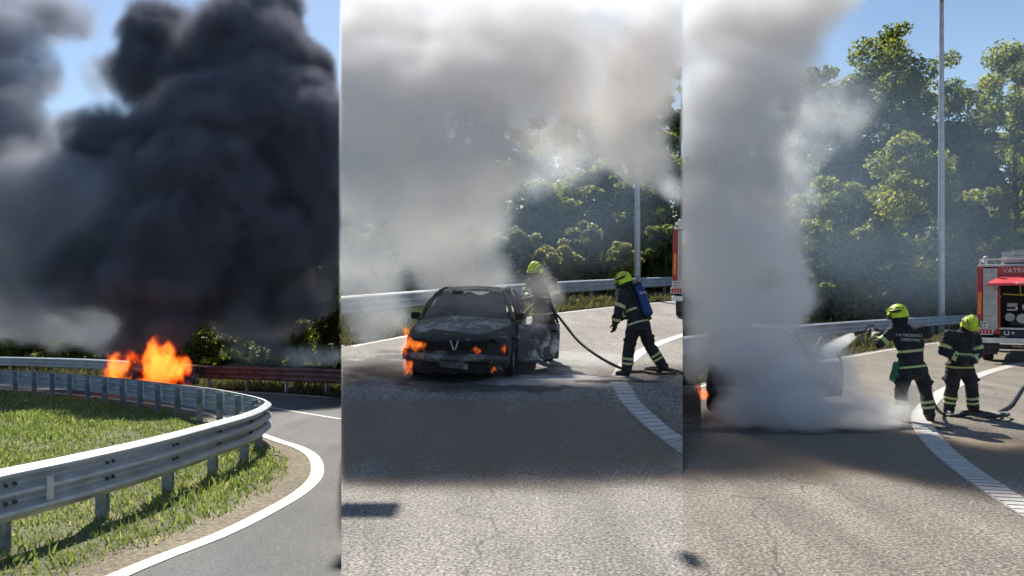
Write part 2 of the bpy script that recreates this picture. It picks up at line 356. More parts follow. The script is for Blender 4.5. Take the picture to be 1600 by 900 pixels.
poly = [(0, 0)] + [(BR * y, y) for y in (4, 9, 13)] + [(BR * (ins3[0].y + .4), ins3[0].y + .4)] + [(p.x, p.y + 0.45) for p in ins3] + [(60, 0), (60, -30), (-30, -30), (-30, 0)]
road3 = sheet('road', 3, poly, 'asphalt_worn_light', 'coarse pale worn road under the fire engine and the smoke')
o = strip(ins3, 0.16, 3, 0.004).build('edge_line', 'road_paint', road3); orient_up(o)

# the curved profiled line: white cross bars on a thin base, plain paint farther off
def ribbed(k, near, farp, road, w):
    pn, Ln = smooth_path([(p.x, p.y, 0) for p in edge_pts(k, near)], 90)
    base = strip(pn, w + 0.02, k, 0.004).build('line_base', 'line_base', road); orient_up(base); clip(base, k)
    step = 0.145; nb = int(Ln / step)
    rs, _ = smooth_path(pn, nb * 2 + 1)
    rng = random.Random(k)
    for i in range(nb):
        a, b = rs[2 * i], rs[2 * i + 1]
        b = a + (b - a) * 1.45
        lim_ok = {2: max(a.x, b.x) + w / 2 * .6 < BR * a.y, 3: True}[k]
        if not lim_ok: continue
        j = Vector((rng.uniform(-.012, .012), rng.uniform(-.012, .012), 0))
        o_ = strip([a + j, b + j], w * rng.uniform(.9, 1.0), k, 0.009, thick=0.006).build('marking_bar', 'road_paint', road); orient_up(o_)
    pf, _ = smooth_path([(p.x, p.y, 0) for p in edge_pts(k, farp)], 40)
    o_ = strip(pf, w, k, 0.004).build('merge_line', 'road_paint', road); orient_up(o_); clip(o_, k)
mat('line_base', (0.30, 0.28, 0.255), 0.8, var=0.3, scale=20)
ribbed(2, [(966, 598), (978, 618), (1000, 644), (1032, 672), (1070, 700), (1120, 732)], [(1110, 514), (1067, 524), (1020, 541), (984, 563), (966, 590)], road2, 0.27)
ribbed(3, [(1441, 664), (1454, 684), (1480, 711), (1520, 742), (1562, 770), (1612, 800), (1680, 838)], [(1640, 560), (1575, 573), (1520, 590), (1470, 615), (1442, 642), (1440, 662)], road3, 0.29)
# ---------------------------------------------------------------- guardrails
mat('zinc', (0.60, 0.63, 0.67), 0.42, metal=0.5, var=0.3, scale=3.0, col2=(0.60, 0.65, 0.72), bump=0.08, bscale=25)
mat('zinc_redbrown', (0.17, 0.075, 0.06), 0.6, metal=.2, var=.4, scale=2.0, col2=(0.30, 0.20, 0.19))  # red-brown zinc for the right part of the outer rail
mat('zinc_dull', (0.20, 0.22, 0.24), 0.6, metal=0.35, var=0.35, scale=5.0)
mat('zinc_pale', (0.55, 0.57, 0.58), 0.5, metal=0.2, var=0.2, scale=5.0)
mat('bolt', (0.08, 0.085, 0.09), 0.5, metal=0.6)
PROF3 = [(0.0, .50), (0.026, .497), (0.094, .458), (0.10, .448), (0.10, .425), (0.094, .415), (0.004, .356), (0.0, .350), (0.0, .338), (0.004, .332), (0.094, .278), (0.10, .268), (0.10, .250), (0.094, .240),
         (0.004, .182), (0.0, .176), (0.0, .164), (0.004, .158), (0.094, .104), (0.10, .094), (0.10, .070), (0.094, .060), (0.026, .003), (0.0, .0)]
def guardrail(k, pts, top, label, side=1, seg=4.0, post_step=2.0, prof=PROF3, group=None, bolts=False, post_mat='zinc_dull', block_mat='zinc_pale', skip=None, redbrown_x=None, step=0.25):
    base = empty('guardrail', label, 'guardrail', (0, 0, 0), group=group)
    n = 400; pth, L = smooth_path(pts, n)
    def pos(s):
        i = min(max(s / L * (n - 1), 0), n - 1.001); j = int(i); return pth[j].lerp(pth[j + 1], i - j)
    def frame(s):
        t = pos(min(s + .1, L)) - pos(max(s - .1, 0)); t = Vector((t.x, t.y, 0)).normalized(); return t, Vector((t.y, -t.x, 0)) * side
    nseg = max(1, int(L / seg)); hp = max(v for u, v in prof)
    for i in range(nseg):
        s0, s1 = L * i / nseg, L * (i + 1) / nseg + (0.16 if i < nseg - 1 else 0)      # sheets overlap at the splice
        m = max(3, int((s1 - s0) / step)); vs_, fs = [], []; q = len(prof)
        for j in range(m + 1):
            s = s0 + (s1 - s0) * j / m; p = pos(s); t, o_ = frame(s)
            lift = 0.004 * (1 - (s - s0) / (s1 - s0))
            for th in (0.0, -0.012):
                for u, v in prof: vs_.append(p + o_ * (u + lift + th) + Vector((0, 0, top - hp + v)))
        for j in range(m):
            a, b = j * 2 * q, (j + 1) * 2 * q
            for c in range(q - 1):
                fs.append((a + c, a + c + 1, b + c + 1, b + c)); fs.append((a + q + c + 1, a + q + c, b + q + c, b + q + c + 1))
            fs.append((a + q, a, b, b + q)); fs.append((a + q - 1, a + 2 * q - 1, b + 2 * q - 1, b + q - 1))
        pm0 = pos((s0 + s1) / 2); ob = MB().add(vs_, fs).build('rail_beam', 'zinc_redbrown' if redbrown_x and pm0.x > redbrown_x else 'zinc', base, smooth=True); ob.data.set_sharp_from_angle(angle=R(18)); clip(ob, k)
    npst = int(L / post_step)
    for i in range(npst + 1):
        s = min(0.3 + post_step * i, L - .05); p = pos(s); t, o_ = frame(s)
        if not {1: p.x < BL * p.y - .12, 2: BL * p.y + .1 < p.x < BR * p.y - .1, 3: p.x > BR * p.y + .1}[k]: continue
        rot = Matrix((t, o_, (0, 0, 1))).transposed()
        mb = MB(); hgt = top + 0.25; cz = p.z + top - .02 - hgt / 2; c = p - o_ * .10
        for dx, dy, sx, sy in ((0, 0, .012, .13), (.028, .062, .055, .012), (.028, -.062, .055, .012)):   # a C-shaped post
            mb.box(Vector((c.x, c.y, cz)) + rot @ Vector((dx, dy, 0)), (sx, sy, hgt), rot)
        po = mb.build('post', post_mat, base)
        MB().box(Vector((p.x, p.y, p.z + top - .22)) - o_ * .028, (.09, .05, .34), rot).build('spacer', block_mat, base)
        if bolts:
            for zz in (.335, .165):
                for ds in (-.05, .05):
                    w = p + t * ds + o_ * .006 + Vector((0, 0, top - hp + zz)); MB().cyl(w, w + o_ * .02, .02, n=8).build('bolt_head', 'bolt', base)
    return base, pos, frame, L
# inner rail, round the island (runs from the near end to the far end)
zz = 0.0
def rp(px, py, h, k=1):                     # rail point from the row of its top edge, h = height of the top over the ground
    d = (H - h) / ((py - Y0) / F + SL[k]); return Vector(((px - 800) / F * d, d, SL[k] * d))
near = [rp(*q, .78) for q in ((-260, 790), (-120, 758), (0, 733), (120, 709), (240, 683), (330, 660), (385, 645), (411, 633))]
far = [rp(*q, .78) for q in ((414, 626), (398, 620), (370, 614), (330, 607), (270, 600), (200, 592), (120, 585), (40, 580), (-60, 576), (-200, 571))]
g1r, pos1, fr1, L1 = guardrail(1, near + far, .78, 'bright triple wave guardrail curving round the grass island', side=1, bolts=True, post_step=1.33, step=.15)
# small marker plate bolted on the near beam
s_ = min(range(0, 4000), key=lambda i: abs((lambda p: (p.x / p.y * F + 800) - 64)(pos1(L1 * .35 * i / 4000)))) * L1 * .35 / 4000
pm = pos1(s_); t_, o_ = fr1(s_)
MB().box(pm + o_ * .105 + Vector((0, 0, .78 - .255)), (.085, .012, .23), Matrix((t_, o_, (0, 0, 1))).transposed()).build('marker_plate', 'zinc_pale', g1r, bevel=.003)
# outer rail beyond the road
OR1 = [Vector((-60, 62, 0)), Vector((-45, 52, 0)), Vector((-34, 45, 0))] + [gp(1, *q) for q in ((60, 584), (165, 590), (300, 604), (400, 609), (480, 613), (533, 616), (600, 620))]
for v in OR1: v.z = zg(1, v.y)
guardrail(1, OR1, .86, 'grey guardrail behind the burning car along the outer roadside', side=1, post_step=2.0, post_mat='zinc_pale', redbrown_x=-13.5, step=.5)
# rail behind the burnt car
OR2 = [gp(2, *q) for q in ((480, 533), (560, 520), (650, 507), (740, 494), (830, 483), (900, 475), (980, 468), (1060, 462), (1120, 458))]
guardrail(2, OR2, 1.0, 'long guardrail between the burnt car and the lamp post', side=1, post_step=2.2, step=.5)
OR3 = [gp(3, *q) for q in ((1040, 590), (1150, 566), (1270, 546), (1380, 532), (1460, 524), (1530, 518), (1620, 512))] + [Vector((44, 52, 0)), Vector((62, 56, 0))]
guardrail(3, OR3, .95, 'long guardrail running behind the two firefighters to the fire engine', side=1, post_step=2.2, step=.5)
# ---------------------------------------------------------------- trees, bushes, grass
def leaf_mat(name, dark, light, dry, trans=0.45, tm=(3.4, 3.0, 1.1)):
    m = bpy.data.materials.new(name); m.use_nodes = True; MATS[name] = m
    N, L = nodes_of(m); b = N['Principled BSDF']; out = N['Material Output']
    b.inputs['Roughness'].default_value = 0.5; b.inputs['Specular IOR Level'].default_value = 0.35
    at_ = N.new('ShaderNodeAttribute'); at_.attribute_name = 'shade'
    r = N.new('ShaderNodeValToRGB'); e = r.color_ramp.elements
    e[0].position = 0.0; e[0].color = (*dark, 1); e[1].position = 0.82; e[1].color = (*light, 1)
    x = r.color_ramp.elements.new(1.0); x.color = (*dry, 1)
    L.new(at_.outputs['Fac'], r.inputs['Fac']); L.new(r.outputs['Color'], b.inputs['Base Color'])
    t = N.new('ShaderNodeBsdfTranslucent'); mixc = N.new('ShaderNodeMixRGB'); mixc.blend_type = 'MULTIPLY'; mixc.inputs['Fac'].default_value = 1
    mixc.inputs['Color2'].default_value = (*tm, 1); L.new(r.outputs['Color'], mixc.inputs['Color1']); L.new(mixc.outputs['Color'], t.inputs['Color'])
    ms = N.new('ShaderNodeMixShader'); ms.inputs[0].default_value = trans
    L.new(b.outputs[0], ms.inputs[1]); L.new(t.outputs[0], ms.inputs[2]); L.new(ms.outputs[0], out.inputs['Surface'])
    return m
leaf_mat('leaf_green', (0.045, 0.072, 0.022), (0.125, 0.15, 0.045), (0.20, 0.18, 0.07), .58)
leaf_mat('leaf_deep', (0.036, 0.060, 0.022), (0.10, 0.125, 0.042), (0.16, 0.15, 0.06), .55)
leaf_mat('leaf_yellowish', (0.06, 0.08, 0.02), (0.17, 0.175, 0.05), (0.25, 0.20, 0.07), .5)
leaf_mat('grass_blade', (0.095, 0.14, 0.045), (0.22, 0.26, 0.105), (0.38, 0.34, 0.21), trans=0.4, tm=(1.8, 1.9, 1.0))
leaf_mat('grass_dry', (0.08, 0.085, 0.04), (0.17, 0.16, 0.085), (0.29, 0.25, 0.16), trans=0.3, tm=(1.5, 1.5, 1.0))
mat('bark', (0.06, 0.048, 0.036), 0.9, var=0.35, scale=9, bump=0.5, bscale=18)

def quads_mesh(name, V, nf, per, shade, material):
    """V: (nf*per, 3) vertices, per vertices a face"""
    me = bpy.data.meshes.new(name); me.vertices.add(nf * per); me.vertices.foreach_set('co', V.astype(np.float32).ravel())
    me.loops.add(nf * per); me.loops.foreach_set('vertex_index', np.arange(nf * per, dtype=np.int32))
    me.polygons.add(nf); me.polygons.foreach_set('loop_start', np.arange(0, nf * per, per, dtype=np.int32))
    try: me.polygons.foreach_set('loop_total', np.full(nf, per, dtype=np.int32))
    except Exception: pass
    a = me.attributes.new('shade', 'FLOAT', 'FACE'); a.data.foreach_set('value', shade.astype(np.float32))
    me.materials.append(MATS[material]); me.update(calc_edges=True); me.validate(); return me
def inside(k, x, y, g=0.0):
    a, b = x - BL * y, x - BR * y
    return {1: a < -g, 2: (a > g) & (b < -g), 3: b > g}[k]
def leaves(rng, cen, rad, counts, size, flat=0.75):
    """leaf clumps: cen (n,3), rad (n,), counts (n,) -> verts of diamond leaves and their shade"""
    idx = np.repeat(np.arange(len(cen)), counts); n = len(idx)
    d = rng.normal(size=(n, 3)); d /= np.linalg.norm(d, axis=1)[:, None]
    rr = rad[idx] * rng.uniform(0.25, 1.0, n) ** 0.6
    p = cen[idx] + d * rr[:, None] * np.array([1, 1, flat])
    nrm = d * 0.7 + rng.normal(size=(n, 3)) * 0.55 + np.array([0, 0, 0.5]); nrm /= np.linalg.norm(nrm, axis=1)[:, None]
    u = rng.normal(size=(n, 3)); u -= nrm * (u * nrm).sum(1)[:, None]; u /= np.linalg.norm(u, axis=1)[:, None]
    v = np.cross(nrm, u); s = size * rng.uniform(0.6, 1.35, n)[:, None]
    bend = nrm * s * 0.12
    V = np.stack([p - u * s, p + v * s * 0.48 - bend, p + u * s, p - v * s * 0.48 - bend], 1)
    tone = rng.uniform(0, 1, len(cen))
    return p, V, np.clip(0.55 * tone[idx] + 0.45 * rng.uniform(0, 1, n), 0, 1)
def tree(name, label, cat, k, base, h, r, seed, nclump=90, nleaf=14000, size=0.15, lo=0.12, material='leaf_green', group=None, lean=0.0, ry=None, top=0.75):
    rng = np.random.default_rng(seed); rd = random.Random(seed)
    base = Vector(base); base.z = zg(k, base.y) - 0.05
    root = empty(name, label, cat, base, group=group)
    # trunk and limbs
    tr = MB(); n = 7; tp = [Vector((lean * h * (i / n) ** 1.5 + rd.uniform(-.012, .012) * h * (i > 0), rd.uniform(-.012, .012) * h * (i > 0), h * .86 * i / n)) for i in range(n + 1)]
    r0 = 0.016 * h + .03; tr.tube(tp, [r0 * (1.25 if i == 0 else 1 - .88 * i / n) for i in range(n + 1)], 8)
    tips = []
    for i in range(max(5, int(h * 1.1))):
        f = rd.uniform(max(.12, lo), .85); j = int(f * n); b0 = tp[j].lerp(tp[min(j + 1, n)], f * n - j); a = rd.uniform(0, 6.283)
        ln = r * rd.uniform(.55, .95) * (1.1 - .55 * f); e = b0 + Vector((math.cos(a) * ln, math.sin(a) * ln, ln * rd.uniform(.35, .9)))
        m_ = b0.lerp(e, .5) + Vector((0, 0, -.08 * ln)); rr = r0 * (1 - .85 * f) * .55
        tr.tube([b0, m_, e], [rr, rr * .65, rr * .2], 6); tips.append(e)
    o = tr.build('trunk', 'bark', root, smooth=True); clip(o, k)
    # crown of leaf clumps
    ry = ry or r; d = rng.normal(size=(nclump, 3)); d /= np.linalg.norm(d, axis=1)[:, None]
    q = rng.uniform(0.30, 1.0, nclump) ** 0.55
    hz = h * (1 - lo) / 2; cz = h * lo + hz
    c = d * q[:, None]; tz = c[:, 2]
    wd = np.where(tz > 0, np.sqrt(np.clip(1 - tz ** 2 * top, 0.05, 1)), 1 - .22 * tz ** 2)
    lump = 1 + 0.22 * np.sin(3 * np.arctan2(c[:, 1], c[:, 0]) + seed) + 0.12 * np.sin(5 * tz + seed * 2)
    cen = np.stack([c[:, 0] * r * wd * lump, c[:, 1] * ry * wd * lump, cz + tz * hz * .93], 1)
    cen[:, 0] += lean * h * (cen[:, 2] / h) ** 1.5
    cen = np.concatenate([cen, np.array([list(t) for t in tips])])
    rad = rng.uniform(.12, .27, len(cen)) * r * rng.choice([.7, 1, 1.25], len(cen)); rad = np.clip(rad, .28, 1.9)
    nleaf = int(nleaf * 1.45); size *= .84; w = rad ** 2; cnt = np.maximum(8, (w / w.sum() * nleaf)).astype(int)
    p, V, sh = leaves(rng, cen, rad, cnt, size)
    # single twigs that break the outline
    keep = inside(k, p[:, 0] + base.x, p[:, 1] + base.y, 0.1) & (p[:, 2] > 0.05)
    V, sh = V[keep], sh[keep]
    me = quads_mesh('crown', V.reshape(-1, 3), len(V), 4, sh, material)
    cr = bpy.data.objects.new('crown', me); C.objects.link(cr); cr.parent = root; cr['kind'] = 'stuff'
    if len(o.data.polygons) == 0: bpy.data.objects.remove(o)
    return root
def tree_px(k, px, top_py, d, wpx, seed, label, cat='tree', name='broadleaf_tree', **kw):
    x = (px - 800) / F * d; g = SL[k] * d; h = H + (Y0 - top_py) / F * d - g
    kw['size'] = kw.get('size', .15) * max(1.0, d / 47); kw['nleaf'] = int(kw.get('nleaf', 14000) * (1.2 if d > 52 and k != 1 else 1.0))
    return tree(name, label, cat, k, (x, d, 0), h, wpx / F * d / 2, seed, **kw)
TP = []
# stretch 1
T1 = 'trees and bushes beyond the burning car'
tree_px(1, 505, 345, 40, 190, 11, 'tall dark tree at the roadside beyond the burning car, beside the blue wisp of smoke', group=T1, nleaf=16000, lo=.02, material='leaf_deep', top=.6)
tree_px(1, 412, 415, 43, 150, 12, 'mid-height dark tree half lost in black smoke, just behind the burning car', group=T1, nleaf=11000, lo=.02, material='leaf_deep')
tree_px(1, 600, 300, 47, 200, 13, 'dark tree top peeping over the tall tree at the end of the outer guardrail', group=T1, nleaf=10000, lo=.04, material='leaf_deep')
tree_px(1, 300, 440, 47, 150, 19, 'dark bushy tree hidden in the black smoke straight behind the burning car', group=T1, nleaf=8000, lo=.02, material='leaf_deep')
for i, (px, tp, d, w, s) in enumerate(((152, 485, 46, 105, 14), (85, 488, 47, 120, 15), (15, 478, 49, 120, 16), (-60, 470, 50, 130, 17), (225, 470, 49, 110, 18))):
    tree_px(1, px, tp, d, w, s, ['rounded green bush nearest the burning car above the outer guardrail', 'broad green bush second from the burning car above the outer guardrail', 'grey-green bush under the pale smoke at the far end of the outer guardrail', 'bush mostly outside the picture at the far end of the outer guardrail', 'dark bush rising out of the flames behind the burning car'][i],
            'bush', 'bush', group=T1, nleaf=8000, lo=.0, size=.15, nclump=60, material='leaf_green' if i < 4 else 'leaf_deep')
# stretch 2
T2 = 'trees and bushes behind the burnt car'
for px, tp, d, w, s, lab, mt in (
    (560, 20, 58, 210, 21, 'very tall tree whose tip just shows above the grey smoke', 'leaf_deep'), (690, 60, 60, 200, 22, 'tall tree drowned in grey smoke straight above the burnt car', 'leaf_deep'),
    (800, 150, 58, 180, 23, 'tree faintly showing through smoke above the firefighter at the open door', 'leaf_green'), (895, 165, 55, 190, 24, 'hazy tree between the open car door and the thin lamp post', 'leaf_green'),
    (985, 140, 58, 170, 25, 'tree just behind the thin lamp post in blue haze', 'leaf_deep'), (1062, 95, 54, 120, 26, 'clear tall tree beside the lamp post, cut off where the picture changes', 'leaf_green')):
    tree_px(2, px, tp, d, w, s, lab, group=T2, nleaf=13000, lo=.04, material=mt, size=.17)
for px, tp, d, w, s, lab in ((870, 368, 38, 75, 31, 'sunlit bush right of the firefighter at the open car door'), (968, 372, 39, 62, 32, 'small sunlit bush at the foot of the thin lamp post'),
                             (915, 330, 41, 90, 33, 'dim bush between the two sunlit bushes behind the guardrail'), (800, 345, 40, 100, 34, 'smoke veiled bush behind the roof of the burnt car'),
                             (1040, 345, 41, 90, 35, 'dark bush next to the red edge of the fire engine'), (690, 330, 41, 130, 36, 'taller bush almost lost in the smoke behind the burnt car'), (580, 340, 40, 130, 37, 'bush behind the smoky guardrail end'), (640, 370, 43, 110, 38, 'low bush in smoke between the car roof and the smoky guardrail end'), (745, 360, 43, 110, 39, 'low bush in smoke behind the roof of the burnt car')):
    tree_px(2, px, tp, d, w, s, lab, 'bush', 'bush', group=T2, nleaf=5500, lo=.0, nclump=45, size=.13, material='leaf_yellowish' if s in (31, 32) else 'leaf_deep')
# stretch 3
T3 = 'trees and bushes behind the fire engine'
for px, tp, d, w, s, lab, mt, kw in (
    (1390, 28, 66, 240, 41, 'tallest tree of the row, left of the tall lamp post', 'leaf_deep', dict(lo=.25, nleaf=20000, nclump=120)), (1285, 75, 68, 170, 42, 'tall ragged tree veiled by drifting smoke', 'leaf_deep', dict(lo=.1)),
    (1590, 62, 64, 230, 43, 'big bright tree rising over the fire engine', 'leaf_green', dict(lo=.12, nleaf=20000, nclump=120)), (1510, 130, 66, 120, 44, 'paler tree just right of the tall lamp post', 'leaf_green', dict(lo=.05)),
    (1425, 200, 47, 200, 45, 'mid-height rounded tree in front of the tallest tree', 'leaf_green', dict(lo=.03, nleaf=18000, nclump=110)), (1305, 265, 46, 170, 46, 'mid-height tree above the white smoke and the spray', 'leaf_green', dict(lo=.02, nleaf=15000)),
    (1170, 120, 68, 200, 47, 'tree mostly hidden behind the grey smoke column', 'leaf_deep', dict(lo=.05)), (1520, 285, 46, 170, 48, 'lower tree between the lamp post and the fire engine', 'leaf_deep', dict(lo=.02, nleaf=14000)),
    (1690, 90, 66, 200, 49, 'tree past the fire engine, mostly outside the picture', 'leaf_green', dict(lo=.05))):
    tree_px(3, px, tp, d, w, s, lab, group=T3, material=mt, size=.18, **kw)
for px, tp, d, w, s, lab in ((1332, 440, 44, 60, 51, 'sunlit yellowish bush behind the rail left of the firefighter with the nozzle'), (1268, 392, 45, 80, 52, 'bush at the edge of the white smoke'), (1440, 425, 45, 60, 53, 'little bush at the foot of the tall lamp post'),
                             (1370, 345, 46, 110, 54, 'leafy bush above the helmet of the firefighter with the nozzle'), (1500, 400, 46, 110, 55, 'dark bush behind the bowed firefighter'), (1580, 380, 46, 100, 56, 'dark bush behind the roof of the fire engine'), (1200, 380, 46, 120, 57, 'bush hidden behind the thick white smoke')):
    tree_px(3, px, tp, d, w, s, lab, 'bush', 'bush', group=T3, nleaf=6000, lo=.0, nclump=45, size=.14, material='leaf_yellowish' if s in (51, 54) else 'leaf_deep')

# second rows that close the gaps
for k, grp, rows in ((1, T1, ((60, 430, 58, 190, 61, 'grey-green tree far behind the bushes under the pale smoke'), (190, 420, 60, 190, 62, 'dark far tree behind the black smoke foot'), (-70, 425, 60, 200, 63, 'far tree at the very edge above the far guardrail end'), (340, 400, 58, 190, 64, 'far dark tree between the fire and the tall roadside tree'), (470, 440, 52, 150, 65, 'dark understorey tree behind the blue wisp of smoke'), (540, 460, 46, 120, 66, 'low dark tree behind the end of the outer guardrail'))),
                     (2, T2, ((540, 150, 56, 260, 71, 'far tree behind the smoke at the edge of the middle picture'), (640, 200, 58, 240, 72, 'far tree quite lost in smoke behind the car roof'), (760, 250, 49, 220, 73, 'far tree in blue haze over the car'), (855, 270, 47, 200, 74, 'dark rounded tree straight behind the sunlit bush'), (945, 250, 48, 200, 75, 'dark rounded tree just left of the thin lamp post'), (1040, 220, 48, 200, 76, 'dark rounded tree in front of the clear tall tree'))),
                     (3, T3, ((1240, 200, 80, 220, 81, 'far tree behind the smoke column'), (1340, 210, 80, 220, 82, 'far dark tree filling the gap under the tallest tree'), (1450, 230, 79, 200, 83, 'far dark tree behind the tall lamp post'), (1550, 200, 80, 220, 84, 'far dark tree behind the fire engine roof'), (1650, 220, 80, 240, 85, 'far tree behind the fire engine, mostly outside the picture'), (1130, 230, 80, 220, 86, 'far tree hidden behind the thick smoke column')))):
    for px, tp, d, w, sd_, lab in rows: tree_px(k, px, tp, d, w, sd_, lab, group=grp, nleaf=11000, lo=0.0, nclump=80, material='leaf_deep', size=.24)
def in_poly(px, py, poly):
    ins_ = np.zeros(len(px), bool); n = len(poly)
    for i in range(n):
        x1, y1 = poly[i]; x2, y2 = poly[(i + 1) % n]
        c = ((y1 > py) != (y2 > py)) & (px < (x2 - x1) * (py - y1) / (y2 - y1 + 1e-12) + x1); ins_ ^= c
    return ins_
def grass(name, label, k, pts, n, seed, hgt, material, bare=0.0, dry=0.25):
    rng = np.random.default_rng(seed); P = np.array(pts)
    x = rng.uniform(P[:, 0].min(), P[:, 0].max(), n * 8); y = rng.uniform(P[:, 1].min(), P[:, 1].max(), n * 8)
    ok = in_poly(x, y, pts) & inside(k, x, y, .05); w = np.clip(11.0 / np.maximum(y, 3), .1, 1) ** 1.0
    ok &= rng.uniform(0, 1, len(x)) < w; x, y = x[ok][:n], y[ok][:n]; m = len(x)
    nz = np.array([mnoise.noise(Vector((a * .45, b * .45, seed))) + .6 * mnoise.noise(Vector((a * 1.7, b * 1.7, seed + 9))) for a, b in zip(x, y)])
    sc = np.clip(1 + 1.0 * nz, .2, 2.2) * np.where(rng.uniform(0, 1, m) < .03, 2.0, 1.0); z = SL[k] * np.maximum(y, 0) - .03
    hh = np.minimum(hgt * sc * rng.uniform(.55, 1.3, m), hgt * 2.2); a = rng.uniform(0, 6.283, m); wd = rng.uniform(.003, .007, m) * np.clip(y / 5, 1, 5)
    t = np.stack([np.cos(a), np.sin(a), 0 * a], 1); b = np.stack([-t[:, 1], t[:, 0], 0 * a], 1) * rng.uniform(.15, .75, m)[:, None] * hh[:, None]
    base = np.stack([x, y, z], 1); up = np.array([0, 0, 1.0])
    mid = base + up * (hh * .6)[:, None] + b * .35; tip = base + up * (hh * .95)[:, None] + b
    W = t * wd[:, None]
    V = np.stack([base - W, base + W, mid + W * .8, tip], 1)
    shade = np.clip(.38 + .42 * nz + rng.uniform(-.25, .3, m) + (rng.uniform(0, 1, m) < dry * np.clip(.6 - nz, .1, 2)) * .45, 0, 1)
    me = quads_mesh(name, V.reshape(-1, 3), m, 4, shade, material)
    o = bpy.data.objects.new(name, me); C.objects.link(o); return tag(o, label, 'grass', kind='stuff')
isl = [(p.x - .25 * (1 if 0 else 0), p.y) for p in inner]
cx_ = -9.0
isl_in = []
for i, p in enumerate(inner):
    t = inner[min(i + 1, len(inner) - 1)] - inner[max(i - 1, 0)]; t.normalize(); nv = Vector((-t.y, t.x, 0))
    isl_in.append((p.x + nv.x * .42, p.y + nv.y * .42))
grass('grass', 'lush green and straw coloured grass on the island inside the curved guardrail', 1, isl_in + [(-45, 37), (-45, 2)], 300000, 5, .085, 'grass_blade', dry=.5)
ov = [(p.x, p.y + .5) for p in outer]; grass('grass', 'thin strip of grass under the outer guardrail behind the burning car', 1, ov + [(p.x, p.y + 5.5) for p in reversed(outer)], 18000, 6, .22, 'grass_dry')
grass('grass', 'dry yellow grass strip under the guardrail behind the burnt car', 2, [(p.x, p.y + .55) for p in e2] + [(p.x, p.y + 9) for p in reversed(e2)], 26000, 7, .2, 'grass_dry')
grass('grass', 'dry yellow grass strip under the guardrail behind the two firefighters', 3, [(p.x, p.y + .55) for p in e3[:60]] + [(p.x, p.y + 10) for p in reversed(e3[:60])], 30000, 8, .2, 'grass_dry')
# ---------------------------------------------------------------- the car, in three states
def burnt(name, base, pale, rust, amt_p=0.55, amt_r=0.62, rough=0.75, metal=0.0):
    m = bpy.data.materials.new(name); m.use_nodes = True; MATS[name] = m
    N, L = nodes_of(m); b = N['Principled BSDF']; b.inputs['Roughness'].default_value = rough; b.inputs['Metallic'].default_value = metal
    tc = N.new('ShaderNodeTexCoord')
    def layer(prev, col, pos, scale, soft):
        n = N.new('ShaderNodeTexNoise'); n.inputs['Scale'].default_value = scale; n.inputs['Detail'].default_value = 8; n.inputs['Roughness'].default_value = .72; n.inputs['Distortion'].default_value = .6
        L.new(tc.outputs['Object'], n.inputs['Vector'])
        mr = N.new('ShaderNodeMapRange'); mr.inputs[1].default_value = pos; mr.inputs[2].default_value = pos + soft; L.new(n.outputs['Fac'], mr.inputs[0])
        mx = N.new('ShaderNodeMixRGB'); mx.inputs['Color2'].default_value = (*col, 1); L.new(mr.outputs[0], mx.inputs['Fac'])
        if isinstance(prev, tuple): mx.inputs['Color1'].default_value = (*prev, 1)
        else: L.new(prev, mx.inputs['Color1'])
        return mx.outputs['Color'], n
    c, n1 = layer(base, pale, amt_p, 3.2, .12); c, n2 = layer(c, rust, amt_r, 5.1, .06)
    L.new(c, b.inputs['Base Color'])
    bp = N.new('ShaderNodeBump'); bp.inputs['Strength'].default_value = .5; bp.inputs['Distance'].default_value = .02; L.new(n1.outputs['Fac'], bp.inputs['Height']); L.new(bp.outputs['Normal'], b.inputs['Normal'])
    return m
burnt('burnt_paint', (0.024, 0.023, 0.023), (0.22, 0.22, 0.21), (0.11, 0.05, 0.025), .545, .60)
burnt('burnt_hood', (0.13, 0.135, 0.125), (0.38, 0.385, 0.36), (0.04, 0.03, 0.022), .48, .62, rough=.75)
burnt('burnt_door', (0.08, 0.085, 0.10), (0.60, 0.60, 0.62), (0.10, 0.045, 0.02), .50, .62)
burnt('burnt_steel', (0.06, 0.062, 0.068), (0.26, 0.27, 0.30), (0.05, 0.03, 0.02), .48, .64, metal=.2, rough=.5)
mat('char', (0.012, 0.012, 0.012), 0.95, var=.5, scale=20, bump=.6, bscale=40)
mat('tyre_burnt', (0.016, 0.016, 0.017), 0.9, var=.4, scale=14, bump=.4)
mat('rim', (0.20, 0.20, 0.205), 0.55, metal=.4, var=.4, scale=16)
mat('emblem', (0.42, 0.44, 0.46), 0.5, metal=.3, var=.3, scale=20)
mat('sooty_glass', (0.03, 0.031, 0.032), 0.7, var=.55, scale=4, col2=(0.12, 0.12, 0.115))
def lathe(profile, n=24, axis='x'):
    mb = MB(); vs_, fs = [], []; q = len(profile)
    for j in range(n):
        a = 2 * math.pi * j / n
        for h, r in profile: vs_.append((h, r * math.cos(a), r * math.sin(a)))
    for j in range(n):
        k = (j + 1) % n
        for i in range(q - 1): fs.append((j * q + i, j * q + i + 1, k * q + i + 1, k * q + i))
    return mb.add(vs_, fs)
